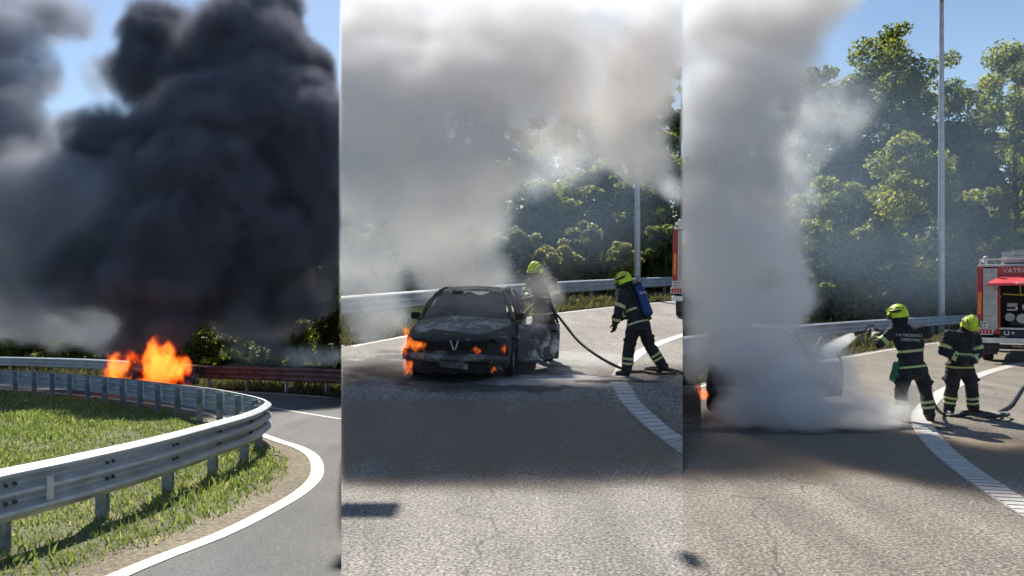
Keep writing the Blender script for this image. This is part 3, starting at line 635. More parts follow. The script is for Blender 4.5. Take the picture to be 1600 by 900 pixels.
def grid_sheet(fn, nu, nv, th):
    """curved panel with thickness: fn(u, v) -> Vector; th = offset vector or function"""
    mb = MB(); a = [fn(u / nu, v / nv) for u in range(nu + 1) for v in range(nv + 1)]
    off = th if isinstance(th, Vector) else Vector(th); b = [p + off for p in a]; q = nv + 1; n = len(a); fs = []
    for u in range(nu):
        for v in range(nv):
            i = u * q + v; fs += [(i, i + q, i + q + 1, i + 1), (n + i, n + i + 1, n + i + q + 1, n + i + q)]
    for u in range(nu): fs += [(u * q, n + u * q, n + (u + 1) * q, (u + 1) * q), ((u + 1) * q + nv, n + (u + 1) * q + nv, n + u * q + nv, u * q + nv)]
    for v in range(nv): fs += [(v + 1, n + v + 1, n + v, v), (nu * q + v, n + nu * q + v, n + nu * q + v + 1, nu * q + v + 1)]
    mb.add(a + b, fs); return mb
def fix(o):
    bm = bmesh.new(); bm.from_mesh(o.data); bmesh.ops.recalc_face_normals(bm, faces=bm.faces[:]); bm.to_mesh(o.data); bm.free(); return o
def make_car(label, paint='burnt_paint'):
    root = empty('burnt_car', label, 'car', group='views of the burning saloon car')
    # lower body: stations along y, half section from sill to shoulder to middle
    St = [(0.00, .66, .22, .74, .46, .70, .60, .64), (0.06, .76, .20, .82, .46, .79, .68, .71), (0.25, .80, .20, .855, .46, .82, .74, .765), (0.75, .82, .20, .868, .50, .83, .83, .87), (1.15, .82, .20, .872, .52, .83, .91, .945),
          (1.5, .82, .20, .874, .52, .81, .92, .93), (2.6, .82, .20, .874, .52, .81, .93, .93), (3.5, .82, .20, .87, .52, .81, .95, .97), (4.0, .80, .22, .855, .52, .79, .95, 1.0), (4.28, .76, .26, .81, .54, .74, .93, .97), (4.36, .66, .30, .72, .55, .66, .86, .90)]
    vs_, fs = [], []; q = 12
    for y, wb, zb, wm, zm, wt, zt, zc in St:
        half = [(wb, zb), (wm - .02, zb + .08), (wm, zm), (wm - .015, (zm + zt) / 2), (wt, zt), (wt * .55, zt + (zc - zt) * .75)]
        for x, z in half: vs_.append((x, y, z))
        for x, z in reversed(half): vs_.append((-x, y, z))
    for i in range(len(St) - 1):
        for j in range(q):
            k = (j + 1) % q; fs.append((i * q + j, (i + 1) * q + j, (i + 1) * q + k, i * q + k))
    fs.append(tuple(range(q))); fs.append(tuple(range((len(St) - 1) * q, len(St) * q))[::-1])
    body = fix(MB().add(vs_, fs).build('body', paint, root))
    cut = MB()
    for y in (.82, 3.42):
        for s in (-1, 1): cut.cyl((s * .58, y, .31), (s * 1.05, y, .31), .355, n=28)
    co = fix(cut.build('cutter', 'char')); md = body.modifiers.new('arch', 'BOOLEAN'); md.object = co; md.operation = 'DIFFERENCE'; md.solver = 'EXACT'
    dg = bpy.context.evaluated_depsgraph_get(); me = bpy.data.meshes.new_from_object(body.evaluated_get(dg)); body.modifiers.clear(); body.data = me; bpy.data.objects.remove(co)
    me.materials.clear(); me.materials.append(MATS[paint]); me.materials.append(MATS['char'])
    for p in me.polygons: p.use_smooth = True; p.material_index = 0
    me.set_sharp_from_angle(angle=R(38))
    # hood, slightly lifted and buckled by the heat
    def hood(u, v):
        y = .05 + 1.08 * v; x = (u - .5) * 2; w = .70 + .1 * min(1, v * 3)
        z = .655 + .30 * v ** .8 - .055 * abs(x) ** 2.4 + .012 * math.sin(9 * u + 4 * v) + .012 + .02 * math.exp(-((u - .75) ** 2 + (v - .6) ** 2) * 30)
        return Vector((x * w, y, z))
    grid_sheet(hood, 16, 10, (0, 0, .012)).build('hood', 'burnt_hood', root, smooth=True)
    # roof and pillars
    def roof(u, v):
        x = (u - .5) * 2; y = 1.93 + 1.33 * v; return Vector((x * (.585 - .02 * abs(v - .4)), y, 1.375 + .045 * math.sin(math.pi * min(max(v * .9 + .08, 0), 1)) - .055 * abs(x) ** 3 - .01 * (1 - v)))
    grid_sheet(roof, 14, 10, (0, 0, .03)).build('roof', 'burnt_hood', root, smooth=True)
    for s in (-1, 1):
        MB().tube([(s * .80, 1.12, .90), (s * .75, 1.4, 1.08), (s * .665, 1.7, 1.26), (s * .585, 1.96, 1.375)], [.042, .036, .036, .04], 8).build('windscreen_pillar', paint, root, smooth=True)
        MB().tube([(s * .795, 2.42, .92), (s * .70, 2.42, 1.2), (s * .585, 2.44, 1.40)], [.06, .05, .05], 8, flat=(1, .7)).build('door_pillar', paint, root, smooth=True)
        MB().tube([(s * .78, 3.78, .95), (s * .70, 3.55, 1.17), (s * .575, 3.2, 1.39)], [.075, .07, .055], 8).build('rear_pillar', paint, root, smooth=True)
        MB().tube([(s * .585, 1.96, 1.378), (s * .60, 2.5, 1.40), (s * .575, 3.22, 1.385)], [.035, .035, .035], 8).build('roof_rail', paint, root, smooth=True)
        MB().box((s * .92, 1.32, .97), (.16, .09, .12)).build('wing_mirror', 'char', root, bevel=.025)
    # what is left of the windscreen: a sooty sheet sagging on the lower half
    def ws(u, v):
        x = (u - .5) * 2; f = v * (.93 + .07 * math.sin(17 * u)); y = 1.16 + .74 * f; return Vector((x * (.74 - .17 * f), y - .05 * (1 - x * x), .93 + .42 * f + .02 * (1 - x * x)))
    grid_sheet(ws, 18, 8, (0, .004, -.004)).build('windscreen', 'sooty_glass', root, smooth=True)
    # cabin: dashboard, seats, wheel
    MB().box((0, 1.62, .93), (1.4, .35, .16)).build('dashboard', 'char', root, bevel=.05)
    MB().tube([(.36 + .18 * math.cos(a), 1.86 - .06 * math.sin(a), 1.03 + .17 * math.sin(a)) for a in [i * math.pi / 8 for i in range(17)]], .014, 6).build('steering_wheel', 'char', root)
    for s in (-1, 1):
        MB().box((s * .36, 2.45, 1.02), (.44, .12, .56), Matrix.Rotation(R(-14), 3, 'X')).box((s * .36, 2.54, 1.30), (.22, .08, .14)).build('seat', 'char', root, bevel=.03)
    # front: bare grille opening, bumper beam hanging, lamp hollows, emblem
    MB().box((0, -.005, .60), (1.02, .06, .16)).build('grille', 'char', root, bevel=.02)
    for i in range(4): MB().box((0, -.042, .545 + i * .036), (.98, .012, .010)).build('grille_slat', 'char', root)
    def bump(u, v):
        x = (u - .5) * 2; return Vector((x * .86, -.10 + .17 * abs(x) ** 3 - .03 * math.sin(math.pi * v), .36 + .12 * v + .012 * math.sin(11 * u) - .03 * u))
    grid_sheet(bump, 22, 4, (0, .03, 0)).build('bumper', 'burnt_steel', root, smooth=True)
    def valance(u, v):
        x = (u - .5) * 2; return Vector((x * .80, -.05 + .15 * abs(x) ** 3, .16 + .17 * v + .02 * math.sin(23 * u) * (1 - v)))
    grid_sheet(valance, 22, 3, (0, .02, 0)).build('valance', 'char', root, smooth=True)
    for s in (-1, 1):
        hl = lathe([(0, .001), (.015, .06), (.05, .085), (.06, .095), (.03, .10), (-.03, .10)], 20); hl.v = [(s * .60 + b, .025 - a * -1.0 + (.05 if s else 0) - .07, .605 + c) for a, b, c in hl.v]
        fix(hl.build('headlight', 'char', root, smooth=True))
        MB().box((s * .79, .04, .50), (.10, .05, .09)).build('indicator', 'char', root, bevel=.015)
    e = MB(); 
    for s in (-1, 1): e.tube([(0.0 + s * .012, -.06, .535), (s * .062, -.06, .675)], .013, 6)
    e.build('badge', 'emblem', root)
    MB().box((.0, -.135, .30), (.46, .012, .10), Matrix.Rotation(R(5), 3, 'Y')).build('number_plate', 'burnt_steel', root, bevel=.004)
    # wheels
    tp = [(-.09, .20), (-.1, .24), (-.1, .285), (-.075, .305), (.075, .305), (.1, .285), (.1, .24), (.09, .20)]
    for y in (.82, 3.42):
        for s in (-1, 1):
            w = MB(); lw = lathe(tp, 28); w.add(lw.v, lw.f)
            wheel = w.build('wheel', 'tyre_burnt', root, smooth=True); wheel.location = (s * .775, y, .305)
            rm = MB(); lr = lathe([(s * -.06, .02), (s * .02, .03), (s * .03, .06)], 16); rm.add(lr.v, lr.f)
            lr = lathe([(-.085, .205), (s * .02, .185), (s * .085, .205)], 28); rm.add(lr.v, lr.f)
            for i in range(5):
                a = 2 * math.pi * i / 5 + .3; rm.tube([(s * .035, .04 * math.cos(a), .04 * math.sin(a)), (s * .05, .19 * math.cos(a), .19 * math.sin(a))], [.028, .022], 6)
            rm.build('rim', 'rim', wheel, smooth=True)
    # doors: three shut ones and the driver's door swung out on its front hinge
    def door(y0, y1, s, ang, nm='door'):
        L_ = y1 - y0; piv = empty_part(nm, root, (s * .872, y0, 0), ang * s)
        def panel(u, v):
            z = .27 + .64 * v; return Vector((s * (.004 - .05 * (v - .5) ** 2 + .012 * math.sin(5 * u)), .01 + (L_ - .02) * u, z))
        pm_ = grid_sheet(panel, 8, 6, (-s * .075, 0, 0))
        fr = [(s * -.03, .03, .91), (s * -.12, .34 if ang else .2, 1.16), (s * -.25, .72 if ang else .45, 1.35), (s * -.25, L_ - .06, 1.36), (s * -.06, L_ - .02, .92)]
        o_ = fix(pm_.build(nm, 'burnt_door' if ang else paint, root, smooth=True)); o_.location = (s * .872, y0, 0); o_.rotation_euler = (0, 0, ang * s)
        MB().tube(fr, .026, 6).build('window_frame', paint, o_, smooth=True)
        MB().box((s * .02, L_ - .18, .78), (.035, .16, .035)).build('handle', 'char', o_, bevel=.01)
        return o_
    def empty_part(*a): return None
    dr = door(1.32, 2.40, 1, R(-42)); dr.location.z = -.09; dr.rotation_euler.x = R(-3); door(1.32, 2.40, -1, 0); door(2.44, 3.42, 1, 0); door(2.44, 3.42, -1, 0)
    return root
def place_on(o, k, p, yaw):
    M = Matrix.Rotation(math.atan(SL[k]), 3, 'X') @ Matrix.Rotation(yaw, 3, 'Z')
    o.location = p; o.rotation_euler = M.to_euler()
car2 = make_car('burnt out saloon with sooty bonnet, small flames and its driver door swung open')
p = gp(2, 711, 598); place_on(car2, 2, p, R(-5.2))
car1 = copy_tree(car2); car1['label'] = 'car engulfed in bright orange flames behind the curved guardrail'
p = gp(1, 246, 613); place_on(car1, 1, p, R(28))
car3 = copy_tree(car2); car3['label'] = 'car almost wholly hidden in thick white smoke and steam'
p = gp(3, 1190, 652); place_on(car3, 3, p, R(-14))
# ---------------------------------------------------------------- fire engine, lamp posts
mat('truck_red', (0.36, 0.025, 0.027), 0.45, var=.18, scale=2.5, coat=.3)
mat('flap_red', (0.68, 0.07, 0.075), 0.45, var=.12, scale=2.5, coat=.3)
mat('alloy', (0.36, 0.37, 0.385), 0.45, metal=.5, var=.15, scale=4)
mat('truck_dark', (0.02, 0.024, 0.032), 0.6, var=.3, scale=6)
mat('truck_white', (0.62, 0.62, 0.61), 0.5, var=.12, scale=5)
mat('amber', (0.68, 0.20, 0.03), 0.3, var=.2, scale=18)
mat('red_lens', (0.42, 0.012, 0.012), 0.25, var=.15, scale=12)
mat('tyre', (0.02, 0.02, 0.021), 0.85, var=.3, scale=14)
mat('lettering', (0.66, 0.66, 0.64), 0.5, var=.08)
mat('glass_dark', (0.02, 0.025, 0.03), 0.1, var=.1)
mat('yellow_part', (0.5, 0.4, 0.06), 0.5, var=.2)
mat('hose_blue', (0.05, 0.09, 0.17), 0.7, var=.3)
def text_mesh(name, body, size, material, parent, loc, rot, extrude=.004, align='CENTER', bend=None):
    cu = bpy.data.curves.new(name, 'FONT'); cu.body = body; cu.size = size; cu.extrude = extrude; cu.align_x = align; cu.align_y = 'CENTER'; cu.resolution_u = 2
    t = bpy.data.objects.new('tmp', cu); C.objects.link(t); dg = bpy.context.evaluated_depsgraph_get(); me = bpy.data.meshes.new_from_object(t.evaluated_get(dg)); bpy.data.objects.remove(t)
    me.materials.clear(); me.materials.append(MATS[material])
    if bend:
        for v in me.vertices: v.co = bend(v.co)
    o = bpy.data.objects.new(name, me); C.objects.link(o); o.parent = parent; o.location = loc; o.rotation_euler = rot; return o
def make_truck(label):
    r = empty('fire_engine', label, 'fire engine', group='views of the fire engine')
    def bx(n, c, s, m, bevel=.012, parent=None, rot=None): return MB().box(c, s, rot).build(n, m, parent or r, bevel=bevel)
    # chassis and cab
    bx('chassis', (0, 3.3, .72), (1.0, 6.4, .22), 'truck_dark'); bx('cab', (0, 6.35, 1.75), (2.36, 1.7, 1.9), 'truck_red', .08); bx('windscreen', (0, 7.21, 2.1), (2.0, .03, .75), 'glass_dark', .01)
    for s in (-1, 1):
        bx('cab_window', (s * 1.185, 6.5, 2.15), (.02, .9, .6), 'glass_dark', .01); bx('side_wall', (s * 1.20, 2.75, 1.85), (.08, 5.2, 2.05), 'truck_red', .02)
        for i in range(3): bx('roller_shutter', (s * 1.245, 1.0 + i * 1.65, 1.85), (.012, 1.45, 1.7), 'alloy', .004)
        for y in (1.3, 6.0):
            w = lathe([(-.14, .27), (-.15, .34), (-.15, .44), (-.11, .48), (.11, .48), (.15, .44), (.15, .34), (.14, .27)], 28).build('wheel', 'tyre', r, smooth=True); w.location = (s * 1.02, y, .48)
            rm = lathe([(s * .02, .01), (s * .03, .12), (s * .10, .20), (s * .12, .28)], 24).build('rim', 'alloy', w, smooth=True)
            bx('mudguard', (s * 1.06, y, 1.02), (.36, 1.15, .05), 'truck_dark')
    bx('roof', (0, 2.75, 2.90), (2.44, 5.3, .08), 'truck_white', .02); bx('floor', (0, 2.75, .86), (2.40, 5.2, .08), 'truck_dark')
    # rear corner pillars with lamp strips, ladder panel, header, bay
    for s in (-1, 1):
        P = MB().prism([(s * 1.26, .86), (s * 1.09, .86), (s * 1.09, 2.86), (s * 1.17, 2.86)], -.02, .30, 'y'); fix(P.build('rear_pillar', 'truck_red', r, bevel=.015))
        o_ = bx('marker_lamp', (s * 1.163, -.034, 1.78), (.085, .03, .66), 'amber', .01, rot=Matrix.Rotation(R(-1.3 * s), 3, 'Y'))
        bx('tail_panel', (s * .90, .0, 1.86), (.34, .05, 1.92), 'alloy', .008)
        for zz_ in (1.32, 2.36, 2.62): bx('panel_rib', (s * .90, -.032, zz_), (.33, .014, .022), 'truck_white', .003)
        for e in (-1, 1): bx('panel_edge', (s * .90 + e * .165, -.036, 1.86), (.022, .022, 1.92), 'truck_white', .003)
        bx('inner_post', (s * .685, .01, 1.86), (.07, .07, 1.96), 'truck_red')
        bx('corner_reflector', (s * .72, -.045, .925), (.13, .02, .14), 'red_lens', .01)
        bx('tail_plate_frame', (s * 1.06, -.05, .93), (.46, .03, .19), 'truck_white', .01); bx('tail_lens', (s * 1.06, -.07, .93), (.41, .02, .13), 'red_lens', .008)
        for q in (-.13, -.045, .04, .125): bx('lens_rib', (s * 1.06 + q, -.085, .93), (.03, .012, .06), 'truck_white', .003)
    np_ = bx('number_plate', (-1.10, -.045, 1.14), (.30, .015, .19), 'truck_white', .004)
    for i, (dx, dz, sx, sz) in enumerate(((-.09, .04, .025, .07), (-.05, .045, .025, .06), (.0, .04, .03, .07), (.07, .04, .035, .06), (-.08, -.045, .03, .06), (-.02, -.045, .03, .065), (.05, -.045, .025, .06))): bx('plate_mark', (-1.10 + dx, -.056, 1.14 + dz), (sx, .006, sz), 'truck_dark', .002)
    bx('header', (0, .01, 2.72), (1.42, .08, .26), 'truck_red'); text_mesh('header_lettering', 'VATROGASCI', .19, 'lettering', r, (0, -.042, 2.735), (R(90), 0, 0))
    # lifted flap over the bay
    fl = MB(); fl.add([(-.66, -.02, 2.60), (.66, -.02, 2.60), (.95, -.95, 2.36), (-.95, -.95, 2.36), (-.66, -.02, 2.56), (.66, -.02, 2.56), (.95, -.95, 2.29), (-.95, -.95, 2.29)], [(0, 1, 2, 3), (7, 6, 5, 4), (3, 2, 6, 7), (0, 3, 7, 4), (1, 5, 6, 2), (0, 4, 5, 1)])
    fix(fl.build('tail_flap', 'flap_red', r, bevel=.008)); MB().tube([(-.25, -.97, 2.36), (-.2, -1.02, 2.36), (.2, -1.02, 2.36), (.25, -.97, 2.36)], .014, 6).build('flap_handle', 'truck_white', r)
    for s in (-1, 1): MB().cyl((s * .63, .05, 1.95), (s * .80, -.78, 2.34), .014, n=6).build('gas_strut', 'alloy', r)
    # bay with its pump
    bx('bay_back', (0, .95, 1.62), (1.3, .05, 1.45), 'truck_dark', 0); bx('bay_roof', (0, .5, 2.5), (1.3, .95, .04), 'truck_dark', 0)
    for s in (-1, 1): bx('bay_side', (s * .65, .5, 1.62), (.03, .95, 1.45), 'truck_dark', 0)
    bx('bay_sill', (0, .0, 1.03), (1.36, .09, .05), 'truck_white'); bx('lower_panel', (0, .02, .90), (1.36, .06, .22), 'truck_dark')
    MB().box((-.12, 0, 0), (.03, .012, .10)).box((-.02, 0, 0), (.03, .012, .10)).box((-.07, 0, -.05), (.10, .012, .03)).box((.09, 0, 0), (.08, .012, .025)).box((.09, 0, 0), (.025, .011, .08)).build('painted_mark', 'lettering', r).location = (-.42, -.018, .90)
    pu = bx('pump', (0, .55, 1.25), (.85, .5, .35), 'truck_dark', .05)
    for x, z, rr in ((-.42, 1.36, .13), (-.10, 1.32, .15), (.25, 1.34, .14), (.48, 1.30, .10)):
        l = lathe([(0, rr), (.03, rr), (.04, rr * .8), (.02, rr * .35), (.02, .01)], 20); l.v = [(x + b, .28 - a, z + c) for a, b, c in l.v]; fix(l.build('outlet', 'alloy', r, smooth=True))
    for x, z, sx, sz in ((-.36, 1.72, .26, .12), (-.36, 1.58, .26, .06), (0, 1.66, .22, .16), (.34, 1.70, .28, .14)): bx('gauge_panel', (x, .36, z), (sx, .05, sz), 'alloy', .01)
    for i in range(5): l = lathe([(0, .03), (.012, .03), (.014, .001)], 12); l.v = [(-.08 + .17 * (i - 1) + b, .33 - a, 1.66 + (.03 if i % 2 else -.03) + c) for a, b, c in l.v]; l.build('gauge', 'truck_white', r)
    MB().tube([(-.6, .3, 2.05), (-.1, .28, 2.02), (.55, .3, 2.06)], .022, 8).tube([(-.15, .28, 2.02), (-.16, .28, 2.32)], .018, 8).ball((-.15, .28, 2.03), .045).build('cross_pipe', 'yellow_part', r, smooth=True)
    # bumper step, under-run, roof kit
    bx('step_bumper', (0, -.10, .68), (2.5, .30, .15), 'truck_white', .02); bx('underrun_bar', (0, .15, .48), (1.9, .12, .14), 'truck_dark', .02); bx('mud_flap', (-.95, .72, .42), (.42, .02, .42), 'truck_dark', 0)
    MB().cyl((-.35, .1, .52), (-.05, .0, .50), .03, n=8).build('exhaust', 'alloy', r)
    for s in (-1, 1):
        MB().tube([(s * 1.16, .06, 2.94), (s * 1.16, .06, 3.08), (s * 1.16, 5.2, 3.08)], .022, 8).build('roof_rail', 'truck_white', r)
        l = MB().cyl((s * 1.02, .02, 2.95), (s * 1.02, .02, 3.12), .06, n=12).ball((s * 1.02, .02, 3.12), (.07, .07, .07)); l.build('work_lamp', 'truck_white', r, smooth=True)
    for i in range(3): MB().cyl((-1.16, .06 + i * .02, 3.08 + i * .0), (1.16, .06 + i * .02, 3.08), .018, n=8).build('cross_rail', 'truck_white', r) if i == 0 else None
    bx('roof_box', (.12, 1.0, 3.14), (1.5, 1.6, .34), 'alloy', .02)
    for z in (3.04, 3.14, 3.24): bx('box_rib', (.12, .19, z), (1.46, .02, .025), 'truck_white', .003)
    for e in (-.35, -.08): MB().tube([(e, .3, 3.36), (e, 4.6, 3.40)], .025, 8).build('ladder_rail', 'alloy', r)
    for i in range(13): MB().cyl((-.35, .45 + i * .33, 3.37), (-.08, .45 + i * .33, 3.37), .016, n=6).build('ladder_rung', 'alloy', r)
    return r
tr3 = make_truck('red fire engine seen from behind with its tail flap lifted over the pump bay')
ql = gp(3, 1529, 566); dirv = Vector((ql.x, ql.y, 0)).normalized(); ya = math.atan2(-dirv.x, dirv.y) - R(3)
tr3.location = ql + Matrix.Rotation(ya, 3, 'Z') @ Vector((1.2, 0, 0)); tr3.rotation_euler = (0, 0, ya)
tr2 = copy_tree(tr3); tr2['label'] = 'red rear corner of a fire engine beside the bent walking firefighter'
ql = gp(2, 1051, 500); dirv = Vector((ql.x, ql.y, 0)).normalized(); ya = math.atan2(-dirv.x, dirv.y) - R(3)
place_on(tr2, 2, ql + Matrix.Rotation(ya, 3, 'Z') @ Vector((1.22, 0, 0)), ya); clip(tr2, 2)

mat('post_zinc', (0.40, 0.42, 0.44), 0.5, metal=.45, var=.12, scale=3)
def lamp_post(k, px, d, h, r0, r1, label):
    b = Vector(((px - 800) / F * d, d, SL[k] * d)); root = empty('lamp_post', label, 'lamp post', b, group='lamp posts behind the guardrails')
    MB().tube([(0, 0, -.1), (0, 0, .9), (0, 0, h)], [r0, r0 * .96, r1], 12).build('pole', 'post_zinc', root, smooth=True)
    MB().cyl((0, 0, 0), (0, 0, .06), r0 * 1.9, n=12).build('flange', 'post_zinc', root); MB().box((0, -r0 * .96, .9), (r0 * .9, .04, .45)).build('service_hatch', 'zinc_dull', root, bevel=.01)
    MB().tube([(0, 0, h - .05), (-.3, -.8, h + .25), (-.6, -1.6, h + .3)], [r1, r1 * .9, r1 * .8], 8).build('arm', 'post_zinc', root, smooth=True)
    MB().box((-.72, -1.9, h + .28), (.3, .75, .13), Matrix.Rotation(R(-20), 3, 'Z')).build('lantern', 'zinc_pale', root, bevel=.04)
lamp_post(2, 996, 37, 12, .155, .09, 'pale thin lamp post fading upward into the smoke')
lamp_post(3, 1471, 40.4, 17.5, .175, .11, 'tall lamp post standing clear against the trees and sky')

# unseen boxes added on an overhead wire, sized to cast two small road shadows
wire_y = 17.5; hang = []
sx, sy = sun_to.x / sun_to.z, sun_to.y / sun_to.z
for k, px, py, w_, d_ in ((2, 574, 797, .58, .40), (3, 1080, 875, .15, .26)):
    g_ = gp(k, px, py); zz_ = (wire_y - g_.y) / sy; hang.append((g_.x + sx * zz_, zz_, w_, d_))
wl = empty('shadow_caster', 'added unseen wire with two boxes that cast shadows on the road', 'span wire')
zt = max(h[1] for h in hang) + .55
for xx in (-19, 22):
    MB().tube([(xx, wire_y, -.6), (xx, wire_y, zt + .4)], [.12, .07], 10).build('mast', 'post_zinc', wl, smooth=True)
MB().tube([(-19, wire_y, zt + .3), (hang[0][0], wire_y, zt), (hang[1][0], wire_y, zt), (22, wire_y, zt + .3)], .005, 5).build('wire', 'zinc_dull', wl)
for x_, z_, w_, d_ in hang:
    b_ = MB().box((x_, wire_y, z_), (w_, d_, .14)).build('lantern', 'zinc_dull', wl, bevel=.03); MB().cyl((x_, wire_y, z_ + .07), (x_, wire_y, zt), .006, n=6).build('hanger', 'zinc_dull', b_)  # added boxes that only block the sun, they are no lamps
# ---------------------------------------------------------------- firefighters
mat('turnout', (0.014, 0.015, 0.022), 0.85, var=.4, scale=7, col2=(0.035, 0.034, 0.036), bump=.5, bscale=22)
mat('band_yellow', (0.50, 0.56, 0.24), 0.55, var=.12, scale=30)
mat('band_silver', (0.48, 0.50, 0.47), 0.4, var=.12, scale=30)
mat('helmet_yellow', (0.56, 0.70, 0.02), 0.5, var=.2, scale=9, coat=.1)
mat('helmet_black', (0.012, 0.013, 0.014), 0.4, var=.2)
mat('leather', (0.018, 0.017, 0.016), 0.6, var=.3, scale=14, bump=.2)
mat('skin', (0.36, 0.19, 0.13), 0.6, var=.12, scale=12)
mat('hood_knit', (0.015, 0.015, 0.017), 0.95, var=.3, bump=.3, bscale=90)
mat('tank_blue', (0.012, 0.04, 0.16), 0.5, var=.2, scale=6)
mat('tank_black', (0.014, 0.015, 0.017), 0.5, var=.2)
mat('glove_green', (0.03, 0.12, 0.075), 0.8, var=.3, scale=20)
mat('hose_rubber', (0.045, 0.045, 0.048), 0.6, var=.3, scale=8)
mat('hose_grey', (0.17, 0.17, 0.17), 0.7, var=.25, scale=8)
mat('nozzle', (0.05, 0.05, 0.055), 0.4, metal=.4)
def remesh(mb, voxel, name, material, parent, smooth_it=2, wrinkle=0.0, seed=0):
    o = mb.build(name, material, None); md = o.modifiers.new('r', 'REMESH'); md.mode = 'VOXEL'; md.voxel_size = voxel; md.use_smooth_shade = True
    if smooth_it: s = o.modifiers.new('s', 'SMOOTH'); s.iterations = smooth_it; s.factor = .5
    dg = bpy.context.evaluated_depsgraph_get(); me = bpy.data.meshes.new_from_object(o.evaluated_get(dg)); o.modifiers.clear(); o.data = me; me.materials.clear(); me.materials.append(MATS[material])
    if wrinkle:
        n = [v.normal.copy() for v in me.vertices]
        for v, q in zip(me.vertices, n):
            a = v.co; v.co = a + q * wrinkle * (mnoise.noise(Vector((a.x * 6, a.y * 6, a.z * 13 + seed + 2 * a.x))) + .7 * (1 - 2 * abs(mnoise.noise(Vector((a.x * 11, a.y * 11, a.z * 19 + seed))))))
    me.polygons.foreach_set('use_smooth', [True] * len(me.polygons)); o.parent = parent; return o
def V3(p): return Vector(p)
def chain(mb, pts, rad, flat=None, n=14):
    """limb: smooth tapered tube with rounded ends"""
    pts = [V3(p) for p in pts]; P, Rr = [], []
    m = len(pts)
    for i in range(m - 1):
        for j in range(4): t = j / 4; P.append(pts[i].lerp(pts[i + 1], t)); Rr.append(rad[i] * (1 - t) + rad[i + 1] * t)
    P.append(pts[-1]); Rr.append(rad[-1]); mb.tube(P, Rr, n, flat=flat)
    for p, r in zip(pts, rad): mb.ball(p, r * (.97 if not flat else .8), 12)
def band(body, a, b, t0, t1, rmax, root, material='band_yellow', name='reflective_band', out=.006, label=None):
    """a strip of the suit between two planes across a bone, raised off the cloth"""
    a, b = V3(a), V3(b); d = b - a; n = d.normalized(); bm = bmesh.new(); bm.from_mesh(body.data)
    for t, s in ((t0, -1), (t1, 1)):
        bmesh.ops.bisect_plane(bm, geom=bm.verts[:] + bm.edges[:] + bm.faces[:], plane_co=a + d * t, plane_no=n * s, clear_outer=True)
    mid = a + d * (t0 + t1) / 2
    kill = [f for f in bm.faces if ((f.calc_center_median() - mid) - n * (f.calc_center_median() - mid).dot(n)).length > rmax]
    bmesh.ops.delete(bm, geom=kill, context='FACES')
    bmesh.ops.recalc_face_normals(bm, faces=bm.faces[:])
    bm.normal_update()
    for v in bm.verts:
        q = v.co - mid; q -= n * q.dot(n)
        if q.length > 1e-6: v.co += q.normalized() * out
    me = bpy.data.meshes.new(name); bm.to_mesh(me); bm.free()
    if len(me.polygons) == 0: return None
    me.materials.append(MATS[material]); me.polygons.foreach_set('use_smooth', [True] * len(me.polygons))
    o = bpy.data.objects.new(name, me); C.objects.link(o); o.parent = root
    return o
def hand(root, wrist, direction, palm_n, curl=0.6, side=1, s=1.0, material='leather', name='glove'):
    """gloved hand: palm, four unequal bent fingers, thumb from the side of the palm"""
    d = V3(direction).normalized(); nrm = V3(palm_n); nrm = (nrm - d * nrm.dot(d)).normalized(); u = d.cross(nrm) * side; w = V3(wrist); mb = MB()
    chain(mb, [w - d * .09 * s, w, w + d * .03 * s], [.05 * s, .042 * s, .038 * s], n=10)
    M = Matrix((u, d, nrm)).transposed(); mb.box(w + d * .055 * s, (.088 * s, .10 * s, .034 * s), M)
    for i, (off, ln) in enumerate(((-.034, .082), (-.011, .092), (.012, .086), (.034, .068))):
        p = w + d * .10 * s + u * off * s; pts = [p - d * .02 * s, p]; a = curl * .7
        for f in (.45, .32, .25):
            q = d * math.cos(a) + nrm * math.sin(a); p = p + q * ln * f * s; pts.append(p); a += curl
        chain(mb, pts, [.0125 * s] * 2 + [.012 * s, .0115 * s, .0105 * s], n=8)
    p = w + d * .03 * s - u * .042 * s; q1 = (d * .7 - u * .6 + nrm * .35).normalized(); q2 = (d * .85 + nrm * .5).normalized()
    chain(mb, [p + u * .02 * s, p, p + q1 * .045 * s, p + q1 * .045 * s + q2 * .035 * s], [.016 * s, .016 * s, .0145 * s, .012 * s], n=8)
    return remesh(mb, .0065, name, material, root, 1)
